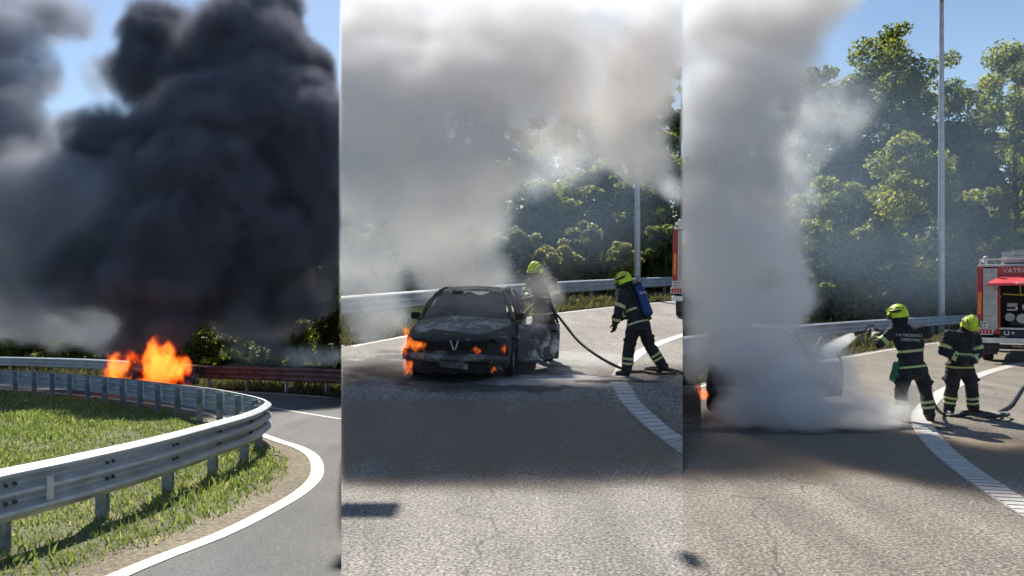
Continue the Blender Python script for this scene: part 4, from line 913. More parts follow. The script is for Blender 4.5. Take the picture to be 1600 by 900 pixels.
def helmet(root, c, yaw, pitch, roll=0.0, s=.93):
    """hi-vis fire helmet; local -y is the front"""
    M = Matrix.Translation(c) @ Matrix.Rotation(yaw, 4, 'Z') @ Matrix.Rotation(pitch, 4, 'X') @ Matrix.Rotation(roll, 4, 'Y') @ Matrix.Scale(s, 4)
    def put(o): o.data.transform(M); return o
    vs_, fs = [], []; nu, nv = 28, 12
    for i in range(nv + 1):
        for j in range(nu):
            a = 2 * math.pi * j / nu; th = i / nv * R(112 if math.sin(a) > -.3 else 86); rr = (.140, .172, .165)
            e = 1 + .03 * max(0, math.cos(a * 2)) * (i / nv)
            flare = 1 + (.10 if i == nv else .04 if i == nv - 1 else 0)
            vs_.append((rr[0] * math.sin(th) * math.cos(a) * e * flare, rr[1] * math.sin(th) * math.sin(a) * flare, rr[2] * math.cos(th)))
    for i in range(nv):
        for j in range(nu): k_ = (j + 1) % nu; fs.append((i * nu + j, (i + 1) * nu + j, (i + 1) * nu + k_, i * nu + k_))
    sh = MB().add(vs_, fs).build('helmet', 'helmet_yellow', root, smooth=True); put(sh)
    # raised comb and side ribs, dark vents, visor, neck cloth
    put(MB().tube([(0, .172 * math.cos(a), .168 * math.sin(a)) for a in [R(q) for q in range(25, 156, 10)]], [.012] + [.022] * 12 + [.012], 8, flat=(1.3, .6)).build('comb', 'helmet_yellow', sh, smooth=True))
    for sd in (-1, 1):
        pts = [(sd * .118, -.10, .065), (sd * .140, -.02, .05), (sd * .135, .06, .045), (sd * .10, .125, .06)]
        put(MB().tube(pts, [.006, .022, .024, .008], 8, flat=(.5, 1)).build('vent', 'helmet_black', sh, smooth=True))
        pts = [(sd * .07, -.145, .07), (sd * .095, -.06, .115), (sd * .09, .06, .118), (sd * .055, .14, .085)]
        put(MB().tube(pts, [.005, .012, .012, .004], 8, flat=(.5, 1)).build('slot', 'helmet_black', sh, smooth=True))
    def vis(u, v):
        a = R(-90 + (u - .5) * 150); r_ = 1.0 + .03 * v; return Vector((.146 * math.cos(a) * r_, .178 * math.sin(a) * r_, .035 - .11 * v))
    put(grid_sheet(vis, 14, 4, (0, .004, 0)).build('visor', 'helmet_black', sh, smooth=True))
    def neck(u, v):
        a = R(90 + (u - .5) * 230); return Vector((.135 * math.cos(a) * (1 - .12 * v), .165 * math.sin(a) * (1 - .22 * v), -.03 - .16 * v))
    put(grid_sheet(neck, 16, 4, (0, 0, -.006)).build('neck_cloth', 'hood_knit', sh, smooth=True))
    # head inside: skull, jaw, nose, ears
    hd = MB(); hd.ball((0, -.005, -.02), (.085, .105, .125), 16, m=12); hd.ball((0, -.035, -.095), (.062, .07, .06), 12); hd.ball((0, -.108, -.035), (.016, .022, .03), 8); hd.ball((0, -.095, -.085), (.028, .012, .010), 8)
    for sd in (-1, 1): hd.ball((sd * .087, .0, -.03), (.012, .022, .034), 8)
    hd.tube([(0, .02, -.10), (0, .03, -.24)], [.062, .07], 12)
    h = remesh(hd, .009, 'head', 'skin', root, 1); put(h)
    for sd in (-1, 1): put(MB().ball((sd * .034, -.096, -.012), (.014, .008, .009), 10).build('eye', 'helmet_black', h, smooth=True))
    return sh
def firefighter(k, px, py, yaw, label, J, seed, scale=1.0, helm=(0, 0, 0), tank=False, back_text=False, hands=None, face=None, knee_patch=False):
    base = gp(k, px, py); root = empty('person', label, 'person', base, (0, 0, yaw), group='firefighters'); root.scale = (scale,) * 3
    mb = MB(); j = {a: V3(b) for a, b in J.items()}
    hip, chest, neck = j['hip'], j['chest'], j['neck']; mid = hip.lerp(chest, .5)
    ax = (j['sr'] - j['sl']).normalized(); up = (neck - hip).normalized(); fw = ax.cross(up).normalized() * -1   # out of the chest
    def slab(c, wx, wy, h, dx=0):      # torso slice as a squashed ball in the torso frame
        M_ = Matrix((ax, fw, up)).transposed(); s0 = len(mb.v); mb.ball((0, 0, 0), (wx, wy, h), 18, m=10)
        for i in range(s0, len(mb.v)): mb.v[i] = tuple(M_ @ V3(mb.v[i]) + c)
    slab(hip + up * .02, .185, .145, .17); slab(hip.lerp(chest, .3), .185, .14, .17); slab(mid, .19, .138, .17); slab(hip.lerp(chest, .72), .205, .142, .17); slab(chest, .225, .145, .18); slab(chest + up * .11, .21, .125, .13)
    chain(mb, [chest + up * .1, neck], [.11, .075]); chain(mb, [j['sl'], chest + up * .12, j['sr']], [.082, .10, .082])
    slab(hip - up * .14, .185, .14, .10)             # jacket hem
    for s in 'lr':
        chain(mb, [hip.lerp(j['h' + s], .6), j['h' + s], j['h' + s].lerp(j['k' + s], .45), j['k' + s], j['k' + s].lerp(j['a' + s], .45), j['a' + s]], [.115, .122, .112, .092, .094, .083])
        chain(mb, [j['s' + s], j['s' + s].lerp(j['e' + s], .5), j['e' + s], j['e' + s].lerp(j['w' + s], .5), j['w' + s]], [.088, .082, .072, .068, .056])
        kk = j['k' + s].lerp(j['h' + s], .38); mb.ball(kk + ax * (.085 if s == 'r' else -.085), (.05, .075, .095), 10)   # cargo pocket
    body = remesh(mb, .016, 'body', 'turnout', root, 3, .017, seed)
    for s in 'lr':
        a, kn = j['a' + s], j['k' + s]
        for t0, t1 in ((.42, .53), (.64, .74)): band(body, kn, a, t0, t1, .15, root)
        band(body, j['s' + s], j['e' + s], .62, .82, .14, root); band(body, j['e' + s], j['w' + s], .62, .84, .13, root)
        # boot
        t = V3(J.get('t' + s) or (a + fw * .16)); t = V3((t.x, t.y, t.z)); b = MB(); dn = (a - kn).normalized()
        heel = a + dn * .09 if not J.get('z' + s) else V3(J['z' + s]); toe = V3((t.x, t.y, t.z))
        chain(b, [a - dn * .06, a + dn * .03, heel.lerp(a, .25)], [.078, .068, .066]); chain(b, [heel + V3((0, 0, .035)), heel.lerp(toe, .5) + V3((0, 0, .045)), toe + V3((0, 0, .035))], [.046, .052, .042])
        bo = remesh(b, .012, 'boot', 'leather', root, 1)
    L_ = (chest - hip).length
    for t0, t1 in ((.02, .10), (.62, .72)): band(body, hip - up * .06, chest, t0, t1, .27, root, out=.007)
    helmet(root, j['head'], *helm)
    M_ = Matrix((ax, fw, up)).transposed()
    MB().box(chest + ax * -.10 + fw * .135 + up * .02, (.06, .04, .13), M_).build('radio', 'tank_black', root, bevel=.01)
    MB().cyl(chest + ax * -.12 + fw * .14 + up * .08, chest + ax * -.12 + fw * .14 + up * .19, .006, n=6).build('radio_aerial', 'tank_black', root)
    for sg in (-1, 1):
        MB().box(mid + ax * .11 * sg + fw * .132 - up * .06, (.13, .022, .05), M_).build('pocket_flap', 'turnout', root, bevel=.008)
    for s in 'lr':
        sg = -1 if s == 'l' else 1; kk = j['h' + s].lerp(j['k' + s], .62); MB().box(kk + ax * .138 * sg, (.02, .13, .05), M_).build('pocket_flap', 'turnout', root, bevel=.008)
    MB().tube([neck + (ax * math.cos(a) * .098 + fw * math.sin(a) * .098) - up * .015 for a in [i * math.pi / 8 for i in range(17)]], .03, 8).build('collar', 'turnout', root, smooth=True)
    for s, (d, n_, c, sd) in (hands or {}).items(): hand(root, j['w' + s], d, n_, c, sd)
    if tank:
        T = MB(); c = chest - fw * .21 + up * -.02; T.tube([c - up * .30, c - up * .27, c + up * .20, c + up * .27, c + up * .29], [.05, .088, .088, .06, .03], 16)
        tk = T.build('air_cylinder', 'tank_blue', root, smooth=True); V_ = MB(); V_.cyl(c - up * .36, c - up * .29, .035, n=10); V_.build('valve', 'tank_black', tk); 
        Q = MB(); Q.tube([c + up * .26, c + up * .30, c + up * .335], [.088, .07, .02], 14); Q.build('cylinder_cap', 'tank_black', tk, smooth=True)
        M_ = Matrix((ax, fw, up)).transposed(); MB().box(c + fw * .075, (.26, .04, .5), M_).build('backplate', 'tank_black', root, bevel=.015)
        for s in 'lr':
            sh = j['s' + s].lerp(chest + up * .1, .4); sg = -1 if s == 'l' else 1
            MB().tube([chest + ax * .10 * sg - fw * .15 - up * .12, sh + up * .11 - fw * .05, sh + up * .10 + fw * .06, chest + ax * .13 * sg + fw * .155 - up * .05, mid + ax * .16 * sg + fw * .11], .02, 6, flat=(1.4, .5)).build('strap', 'tank_black', root)
        rot = Matrix((ax, up, -fw)).transposed(); 
        def bend(p): r_ = .091; a_ = p.x / r_; return V3((r_ * math.sin(a_), p.y, r_ * math.cos(a_) - r_ + p.z))
        t_ = text_mesh('lettering', 'Dräger', .075, 'lettering', tk, c - fw * .0915 + up * .10, (0, 0, 0), .002, bend=bend); t_.rotation_euler = rot.to_euler()
    if back_text:
        rot = Matrix((ax, up, -fw)).transposed()
        import mathutils
        bvh = mathutils.bvhtree.BVHTree.FromPolygons([v.co for v in body.data.vertices], [tuple(p.vertices) for p in body.data.polygons])
        for body_t, dz, sz in (('VATROGASCI', .115, .066), ('ORIOVAC', .04, .066)):
            t_ = text_mesh('back_lettering', body_t, sz, 'lettering', root, chest + up * dz, (0, 0, 0), .002)
            t_.rotation_euler = rot.to_euler(); Mw = Matrix.Translation(chest + up * dz) @ rot.to_4x4(); Mi = Mw.inverted()
            for v in t_.data.vertices:                      # lay the print on the cloth
                w = Mw @ V3((v.co.x, v.co.y, 0)); hit = bvh.ray_cast(w - fw * .5, fw)
                if hit[0] is not None: w = hit[0] - fw * (.014 + v.co.z)
                v.co = Mi @ w
    return root, j
pL, jL = firefighter(3, 1427, 657, 0, 'firefighter seen from behind spraying water at the smoking car', dict(hip=(-.03, 0, .90), hl=(-.13, 0, .86), hr=(.08, 0, .86), kl=(-.18, .02, .49), kr=(.19, 0, .49), al=(-.22, 0, .10), ar=(.25, -.02, .10), tl=(-.28, .15, 0), tr=(.31, .13, 0),
    chest=(-.06, .03, 1.25), neck=(-.15, .05, 1.52), head=(-.21, .07, 1.70), sl=(-.27, .05, 1.45), sr=(.17, -.03, 1.44), el=(-.49, .10, 1.22), wl=(-.46, .33, 1.38), er=(.29, .12, 1.33), wr=(-.14, .42, 1.32)), 1, helm=(R(217), R(8), 0), back_text=True,
    hands={'l': ((-.5, .5, .12), (.5, .3, -.2), .7, 1), 'r': ((-.9, .3, .05), (.2, .5, -.6), .8, -1)})
pR, jR = firefighter(3, 1501, 648, 0, 'firefighter with bowed helmet and hands together, beside the fire engine', dict(hip=(-.02, 0, .86), hr=(-.12, 0, .82), hl=(.08, 0, .82), kr=(-.17, -.04, .47), kl=(.15, -.05, .47), ar=(-.2, 0, .10), al=(.21, 0, .10), tr=(-.25, -.16, 0), tl=(.28, -.15, 0),
    chest=(-.02, -.04, 1.17), neck=(.02, -.10, 1.40), head=(.06, -.17, 1.52), sr=(-.23, -.04, 1.34), sl=(.20, -.04, 1.34), er=(-.33, -.05, 1.08), el=(.28, -.06, 1.06), wr=(-.13, -.24, .97), wl=(.01, -.26, .91)), 2, helm=(R(-20), R(38), R(12)),
    hands={'r': ((.6, -.3, -.25), (.2, .6, .2), .8, 1), 'l': ((-.8, -.2, -.1), (-.1, .6, .2), .8, -1)})
pA, jA = firefighter(2, 996, 587, 0, 'bent firefighter with blue air cylinder walking beside the hose', dict(hip=(.02, 0, .93), hl=(-.05, -.08, .89), hr=(.09, .07, .89), kl=(-.16, -.07, .48), kr=(.22, .05, .49), al=(-.19, -.05, .10), ar=(.41, .02, .19), tl=(-.33, .03, 0), tr=(.36, .05, .03), zr=(.48, -.01, .14),
    chest=(-.07, .06, 1.23), neck=(-.15, .12, 1.46), head=(-.21, .16, 1.60), sl=(-.23, -.10, 1.37), sr=(.07, .23, 1.39), el=(-.34, -.13, 1.11), wl=(-.38, -.08, .90), er=(.0, .36, 1.12), wr=(-.24, .38, .97)), 3, helm=(R(238), R(24), 0), tank=True,
    hands={'l': ((-.18, .1, -1), (-.5, .6, 0), .35, 1), 'r': ((-.8, .2, -.5), (0, -.5, -.5), .5, -1)})
pB, jB = firefighter(2, 846, 563, 0, 'firefighter wreathed in smoke behind the open car door, aiming a hose inside', dict(hip=(.05, .05, .92), hl=(.13, -.02, .88), hr=(-.04, .12, .88), kl=(.16, -.07, .48), kr=(-.08, .05, .48), al=(.16, 0, .10), ar=(-.10, .12, .10), tl=(.05, -.12, 0), tr=(-.22, .02, 0),
    chest=(0, 0, 1.25), neck=(-.07, -.06, 1.50), head=(-.12, -.12, 1.66), sr=(-.18, .12, 1.44), sl=(.19, -.11, 1.44), er=(-.32, -.06, 1.20), wr=(-.24, -.34, 1.15), el=(.25, -.22, 1.14), wl=(-.04, -.42, 1.10)), 4, scale=1.05, helm=(R(-42), R(22), 0),
    hands={'r': ((-.3, -.7, 0), (.5, 0, -.4), .8, 1), 'l': ((-.8, -.3, .1), (.2, -.2, -.5), .8, -1)})
# ---------------------------------------------------------------- hoses, nozzles, the spare glove
def hose(name, label, k, pts, r, m, n=160, cl=True):
    p, _ = smooth_path(pts, n); o = MB().tube(p, r, 8).build(name, m, smooth=True); tag(o, label, 'hose')
    if cl: clip(o, k)
    return o
def nozzle(label, p, d, parent=None):
    d = V3(d).normalized(); root = empty('nozzle', label, 'nozzle', p, group='hose nozzles')
    MB().tube([d * -.16, d * -.02, d * .10, d * .12, d * .20], [.024, .024, .026, .036, .04], 12).build('barrel', 'nozzle', root, smooth=True)
    MB().tube([d * -.03, d * -.03 + V3((0, 0, -.11))], [.018, .022], 8).build('pistol_grip', 'hose_rubber', root, smooth=True)
    MB().tube([d * .02 + V3((0, 0, .03)), d * -.03 + V3((0, 0, .08)), d * -.12 + V3((0, 0, .075))], .01, 6).build('bale_lever', 'nozzle', root, smooth=True)
    return root
bA = gp(2, 996, 587); bB = gp(2, 846, 563); bL = gp(3, 1427, 657); bR = gp(3, 1501, 648)
nb = bB + V3((-.22, -.50, 1.16)) * 1.05; nozzle('dark nozzle held by the firefighter behind the car door', nb, (-.8, -.5, -.25))
def gz(k, px, py, dz): return gp(k, px, py) + V3((0, 0, dz))
c = gz(2, 1033, 583, .028); loop = [c + V3((.24 * math.cos(a), .30 * math.sin(a), .035 * (i / 11) + SL[2] * .3 * math.sin(a))) for i, a in enumerate([R(q) for q in range(200, 560, 33)])]
hose('fire_hose', 'black hose dipping from the car door to the feet of the walking firefighter', 2, [nb + V3((.14, .08, .04)), bB + V3((.05, -.40, 1.12)), at(872, 494, 14.2), at(905, 534, 13.6), at(945, 563, 13.1), gz(2, 982, 583, .04), gz(2, 1005, 583, .03)] + loop + [gz(2, 1052, 584, .06), gz(2, 1072, 587, .03), gz(2, 1110, 590, .03)], .025, 'hose_rubber')
nl = bL + V3((-.52, .50, 1.41)); nozzle('dark nozzle spraying water in the hands of the firefighter with printed back', nl, (-.93, .2, -.22))
c = gz(3, 1535, 651, .03); loop = [c + V3(((.20 + .010 * i) * math.cos(a), (.22 + .011 * i) * math.sin(a), .01 + .03 * (i > 11))) for i, a in enumerate([R(q) for q in range(180, 720, 33)])]
hose('fire_hose', 'long hose coiled by the bowed firefighter and trailing to the fire engine', 3, [nl + V3((.15, -.03, .03)), bL + V3((-.1, .46, 1.30)), bL + V3((.2, .36, 1.05)), bL + V3((.30, .16, .62)), bL + V3((.36, .04, .25)), gz(3, 1474, 650, .03), gz(3, 1490, 652, .03)] + loop + [c + V3((.40, .22, 0)), gz(3, 1578, 636, .03), gz(3, 1588, 622, .03), gz(3, 1605, 602, .03), gz(3, 1650, 580, .03)], .026, 'hose_rubber', n=300)
g = hand(None, bL + V3((-.31, -.02, .80)), (-.3, -.1, -1), (-.5, -.8, 0), .5, 1, 1.1, 'glove_green', 'work_glove'); tag(g, 'green work glove dangling from the pocket of the spraying firefighter', 'glove')
# ---------------------------------------------------------------- smoke and fire: density grids baked from blobs and noise
def vol_mat(name, color, dens, aniso=0.2, emit=None, absorb=None):
    m = bpy.data.materials.new(name); m.use_nodes = True; MATS[name] = m
    N, L = nodes_of(m); N.remove(N['Principled BSDF']); out = N['Material Output']
    v = N.new('ShaderNodeVolumePrincipled'); v.inputs['Color'].default_value = (*color, 1); v.inputs['Density'].default_value = dens; v.inputs['Anisotropy'].default_value = aniso
    v.inputs['Density Attribute'].default_value = 'density'
    if absorb: v.inputs['Absorption Color'].default_value = (*absorb, 1)
    if emit:
        at_ = N.new('ShaderNodeAttribute'); at_.attribute_name = 'density'
        r = N.new('ShaderNodeValToRGB'); e = r.color_ramp.elements; e[0].position = 0.0; e[0].color = (0, 0, 0, 1); e[1].position = 1.0; e[1].color = (1.0, .28, .035, 1)
        for p_, c_ in ((.10, (.35, .012, .0, 1)), (.35, (.9, .07, .004, 1)), (.7, (1, .16, .012, 1))):
            q = e.new(p_); q.color = c_
        L.new(at_.outputs['Fac'], r.inputs['Fac']); L.new(r.outputs['Color'], v.inputs['Emission Color'])
        mm = N.new('ShaderNodeMath'); mm.operation = 'MULTIPLY'; mm.inputs[1].default_value = emit; L.new(at_.outputs['Fac'], mm.inputs[0]); L.new(mm.outputs[0], v.inputs['Emission Strength'])
    L.new(v.outputs[0], out.inputs['Volume']); return m
def smoke(name, label, k, lo, hi, voxel, blobs, material, nscale=0.5, namp=0.6, detail=6.0, warp=0.5, wscale=0.35, thr=0.1, gain=1.6, seed=0.0, stretch=(1, 1, 1), rough=0.6, floor=None, ground=True, cat='smoke', power=1.0, vamp=0.0, vscale=1.0, inner=0.0, cap=1.5):
    """blobs: (centre Vector, (rx, ry, rz), weight) in metres"""
    g = bpy.data.node_groups.new(name, 'GeometryNodeTree'); N, L = g.nodes, g.links
    g.interface.new_socket('Geometry', in_out='OUTPUT', socket_type='NodeSocketGeometry')
    out = N.new('NodeGroupOutput')
    def M(op, a, b=None, c=None, clamp=False):
        n = N.new('ShaderNodeMath'); n.operation = op; n.use_clamp = clamp
        for i, q in enumerate((a, b, c)):
            if q is None: continue
            if isinstance(q, (int, float)): n.inputs[i].default_value = q
            else: L.new(q, n.inputs[i])
        return n.outputs[0]
    def VM(op, a, b=None, out_=0):
        n = N.new('ShaderNodeVectorMath'); n.operation = op
        for i, q in enumerate((a, b)):
            if q is None: continue
            if isinstance(q, (tuple, Vector)): n.inputs[i].default_value = tuple(q)
            elif isinstance(q, (int, float)): n.inputs['Scale'].default_value = q
            else: L.new(q, n.inputs[i])
        return n.outputs['Value'] if op in ('LENGTH', 'DOT_PRODUCT') else n.outputs['Vector']
    pos = N.new('GeometryNodeInputPosition').outputs[0]
    off = VM('ADD', pos, (seed * 7.1, seed * 3.3, seed * 5.7))
    st = VM('MULTIPLY', off, stretch)
    wn = N.new('ShaderNodeTexNoise'); wn.noise_dimensions = '3D'; wn.inputs['Scale'].default_value = wscale; wn.inputs['Detail'].default_value = 2; L.new(st, wn.inputs['Vector'])
    wv = VM('SUBTRACT', wn.outputs['Color'], (.5, .5, .5)); ws = N.new('ShaderNodeVectorMath'); ws.operation = 'SCALE'; L.new(wv, ws.inputs[0]); ws.inputs['Scale'].default_value = warp * 2
    p = VM('ADD', pos, ws.outputs[0])
    fn = N.new('ShaderNodeTexNoise'); fn.inputs['Scale'].default_value = nscale; fn.inputs['Detail'].default_value = detail; fn.inputs['Roughness'].default_value = rough
    fp = VM('ADD', st, ws.outputs[0]); L.new(fp, fn.inputs['Vector'])
    tot = None
    for c, r, w in blobs:
        d = VM('LENGTH', VM('MULTIPLY', VM('SUBTRACT', p, tuple(c)), tuple(1 / q for q in r)))
        mr = N.new('ShaderNodeMapRange'); mr.interpolation_type = 'SMOOTHSTEP'; L.new(d, mr.inputs['Value'])
        for i, q in ((1, 1.0), (2, 0.25), (3, 0.0), (4, w)): mr.inputs[i].default_value = q
        tot = mr.outputs[0] if tot is None else M('ADD', tot, mr.outputs[0])
    tot = M('MINIMUM', tot, cap)
    nz = M('MULTIPLY', M('SUBTRACT', fn.outputs[0], .5), 2 * namp)
    if vamp:                          # rounded cauliflower lobes, two sizes
        for sc_, am in ((vscale, vamp), (vscale * 2.6, vamp * .45)):
            vo = N.new('ShaderNodeTexVoronoi'); vo.feature = 'F1'; vo.inputs['Scale'].default_value = sc_; L.new(fp, vo.inputs['Vector'])
            nz = M('SUBTRACT', nz, M('MULTIPLY', M('SUBTRACT', vo.outputs['Distance'], .45), am))
    # noise bites only where there is smoke at all
    d = M('SUBTRACT', M('ADD', tot, M('MULTIPLY', nz, M('MINIMUM', M('MULTIPLY', tot, 2.5), 1.0))), thr)
    d = M('MINIMUM', M('MAXIMUM', M('MULTIPLY', d, gain), 0.0), 1.0)
    if inner:
        n2 = N.new('ShaderNodeTexNoise'); n2.inputs['Scale'].default_value = nscale * 1.7; n2.inputs['Detail'].default_value = 5; L.new(fp, n2.inputs['Vector'])
        mi_ = M('MINIMUM', M('MAXIMUM', M('MULTIPLY_ADD', n2.outputs[0], 4.0, -1.4), 1 - inner), 1.0); d = M('MULTIPLY', d, mi_)
    if power != 1.0: d = M('POWER', d, power)
    if k in (1, 2): 
        s_ = VM('DOT_PRODUCT', pos, (1, -BL, 0)); d = M('MULTIPLY', d, M('LESS_THAN', s_, 0.0) if k == 1 else M('GREATER_THAN', s_, 0.0))
    if k in (2, 3):
        s_ = VM('DOT_PRODUCT', pos, (1, -BR, 0)); d = M('MULTIPLY', d, M('LESS_THAN', s_, 0.0) if k == 2 else M('GREATER_THAN', s_, 0.0))
    vc = N.new('GeometryNodeVolumeCube'); L.new(d, vc.inputs['Density'])
    vc.inputs['Min'].default_value = lo; vc.inputs['Max'].default_value = hi
    for ax, nm in enumerate('XYZ'): vc.inputs['Resolution ' + nm].default_value = max(8, int((hi[ax] - lo[ax]) / voxel))
    sm = N.new('GeometryNodeSetMaterial'); sm.inputs['Material'].default_value = MATS[material]
    L.new(vc.outputs[0], sm.inputs[0]); L.new(sm.outputs[0], out.inputs[0])
    me = bpy.data.meshes.new(name); o = bpy.data.objects.new(name, me); C.objects.link(o); me.materials.append(MATS[material])
    md = o.modifiers.new('grid', 'NODES'); md.node_group = g
    return tag(o, label, cat, kind='stuff')
def B(px, py, d, rpx, rpy=None, rd=None, w=1.0):
    """a blob by where it is seen: centre, half sizes in pixels at its distance, half depth in metres"""
    rpy = rpy or rpx; s = d / F
    return (at(px, py, d), (rpx * s, rd or rpx * s, rpy * s), w)
vol_mat('black_smoke', (0.29, 0.295, 0.35), 3.6, 0.0)
vol_mat('sooty_grey_smoke', (0.54, 0.56, 0.62), 1.5, 0.05)
vol_mat('grey_smoke', (0.70, 0.775, 0.87), 1.7, 0.2, absorb=(.70, .58, .36))
vol_mat('column_smoke', (0.67, 0.745, 0.84), 2.8, 0.15, absorb=(.66, .56, .36))
vol_mat('steam', (0.95, 0.95, 0.96), .75, 0.3)
vol_mat('white_smoke', (0.995, 0.995, 0.996), 3.6, 0.5)
vol_mat('blue_smoke', (0.52, 0.73, 1.0), 0.027, 0.35, absorb=(.95, .9, .8))
b1 = [B(232, 535, 28.6, 60, 36, 1.0, 1.0), B(262, 520, 28.4, 44, 36, 1.0, .9), B(195, 540, 28.8, 34, 26, .8, .7), B(245, 505, 29.5, 85, 60, 1.8, 1.4), B(255, 440, 29.5, 110, 75, 2.2, 1.4), B(270, 370, 30, 140, 90, 2.5, 1.3), B(300, 290, 31, 160, 100, 3, 1.2), B(340, 210, 32, 160, 110, 3.5, 1.2),
      B(390, 110, 33, 140, 130, 4, 1.2), B(450, 220, 33, 120, 160, 3.5, 1.1), B(405, 30, 34, 90, 90, 4, 1.0), B(510, 270, 34, 100, 170, 3, 1.0), B(470, 130, 34, 70, 100, 3, .9),
      B(245, 110, 34, 100, 110, 3, .85), B(255, 50, 34, 80, 60, 3, .65), B(200, 230, 33, 120, 80, 3, .9), B(150, 330, 31, 180, 110, 3, 1.1), B(50, 320, 32, 160, 130, 3, 1.0), B(30, 220, 34, 120, 110, 3, .8),
      B(10, 110, 35, 100, 130, 3, .8), B(40, 10, 35, 140, 80, 3, .75), B(80, 430, 31, 190, 85, 2.5, 1.0), B(150, 470, 30, 130, 50, 2, .9), B(0, 460, 33, 130, 80, 2.5, .75), B(-60, 200, 35, 120, 250, 3, .9), B(380, 380, 31, 120, 90, 2, .95), B(430, 400, 32, 90, 80, 2, .5), B(160, 120, 35, 60, 60, 2, .25), B(330, 450, 30.5, 100, 70, 1.6, 1.1), B(100, 380, 31, 220, 90, 2.5, 1.0), B(180, 430, 30.5, 160, 80, 2.2, 1.1), B(400, 330, 33, 150, 120, 3, 1.1), B(60, 490, 33, 120, 40, 2, .6), B(80, 510, 33, 190, 55, 2, .75), B(170, 515, 31, 90, 45, 1.3, .7), B(400, 475, 32, 120, 75, 1.6, .75), B(480, 400, 33, 90, 110, 1.6, .55)]
def back(b):
    c, r, w = b; py = Y0 - (c.z - H) / c.y * F; f = 1 + max(0, 260 - py) / 260 * .2; return (Vector((c.x * f, c.y * f, H + (c.z - H) * f)), (r[0] * f, r[1], r[2] * f), w)
left_b = [b for b in b1 if b[0].x / b[0].y * F + 800 < 175]; main_b = [b for b in b1 if not b[0].x / b[0].y * F + 800 < 175]
smoke('black_smoke', 'towering black smoke billowing from the burning car', 1, (-26, 26, -2.2), (-6, 44, 18), .135, [back(b) for b in main_b], 'black_smoke', nscale=.5, namp=1.25, warp=.9, wscale=.4, thr=.06, gain=2.2, seed=1, vamp=.7, vscale=.45, detail=8, rough=.74, inner=.45, cap=.8)
smoke('grey_smoke', 'lighter sooty smoke drifting off the black column towards the far guardrail end', 1, (-32, 28, -2.2), (-12, 44, 18), .17, [back(b) for b in left_b], 'sooty_grey_smoke', nscale=.4, namp=.9, warp=.9, wscale=.3, thr=.10, gain=2.0, seed=21, vamp=.7, vscale=.42, detail=8, rough=.66, inner=.3, cap=.8)
b2 = [B(690, 300, 15.4, 160, 130, 1.5, 1.2), B(740, 220, 15.6, 110, 110, 1.4, 1.0), B(735, 452, 14.8, 80, 35, .8, 1.1), B(720, 420, 15.0, 100, 70, 1.2, 1.2), B(690, 340, 15.2, 140, 90, 1.5, 1.2), B(680, 250, 15.4, 170, 105, 1.6, 1.2), B(710, 150, 15.8, 190, 100, 1.8, 1.2), B(620, 150, 15.6, 150, 120, 1.8, 1.3), B(560, 120, 17, 120, 130, 1.8, 1.2), B(690, 100, 17, 170, 100, 1.8, 1.2), B(800, 110, 17, 110, 90, 1.6, 1.0), B(760, 50, 18.5, 200, 110, 2, 1.2), B(620, 60, 18.5, 150, 110, 2, 1.1),
      B(560, 250, 15.5, 110, 150, 1.5, 1.0), B(560, 400, 15.0, 110, 100, 1.3, .95), B(590, 490, 14.6, 80, 60, 1.0, .8), B(880, 80, 18.5, 150, 120, 1.8, 1.0), B(880, 130, 16.5, 90, 70, 1.2, .8), B(960, 120, 18.5, 130, 120, 1.8, .95), B(1040, 50, 18.5, 110, 110, 1.8, .9), B(930, 210, 18, 110, 95, 1.8, .6), B(870, 260, 18, 80, 80, 1.5, .3), B(1000, 130, 17.2, 80, 150, 1.6, 1.2), B(1000, 235, 17.4, 75, 75, 1.4, 1.1), B(990, 255, 18, 70, 45, 1.2, .7), B(1045, 300, 18, 50, 26, 1, .6), B(850, 195, 17, 80, 70, 1.5, .6),
      B(800, -30, 19, 280, 70, 1.6, 1.0), B(560, -20, 19, 150, 80, 1.6, .95), B(1000, -20, 19, 120, 60, 1.6, .8)]
smoke('grey_smoke', 'pale grey smoke rising from the burnt car and drifting over the trees', 2, (-5, 13.2, .5), (5, 21.3, 9.6), .068, b2, 'grey_smoke', nscale=.75, namp=1.0, warp=.6, wscale=.5, thr=.06, gain=1.5, seed=2, vamp=.45, vscale=.8, inner=.35, cap=.85, detail=7, rough=.68)
b2b = [B(848, 455, 14.2, 40, 44, .5, 1.0), B(840, 420, 14.4, 26, 22, .4, .5), B(815, 455, 13.4, 50, 40, .5, 1.0), B(838, 500, 13.7, 34, 34, .4, .9), B(825, 510, 13.2, 30, 40, .4, .55), B(760, 480, 13.4, 60, 34, .6, .7), B(900, 575, 12.9, 70, 16, .5, .5), B(590, 530, 13, 60, 46, .6, .6), B(770, 588, 11.9, 70, 12, .3, .35), B(700, 470, 13.8, 70, 30, .6, .6)]
smoke('white_smoke', 'white steam curling round the firefighter at the open car door', 2, (-3, 11.4, .4), (2.6, 15, 3.2), .032, b2b, 'steam', nscale=1.6, namp=.7, warp=.3, wscale=1.2, thr=.12, gain=1.2, seed=3)
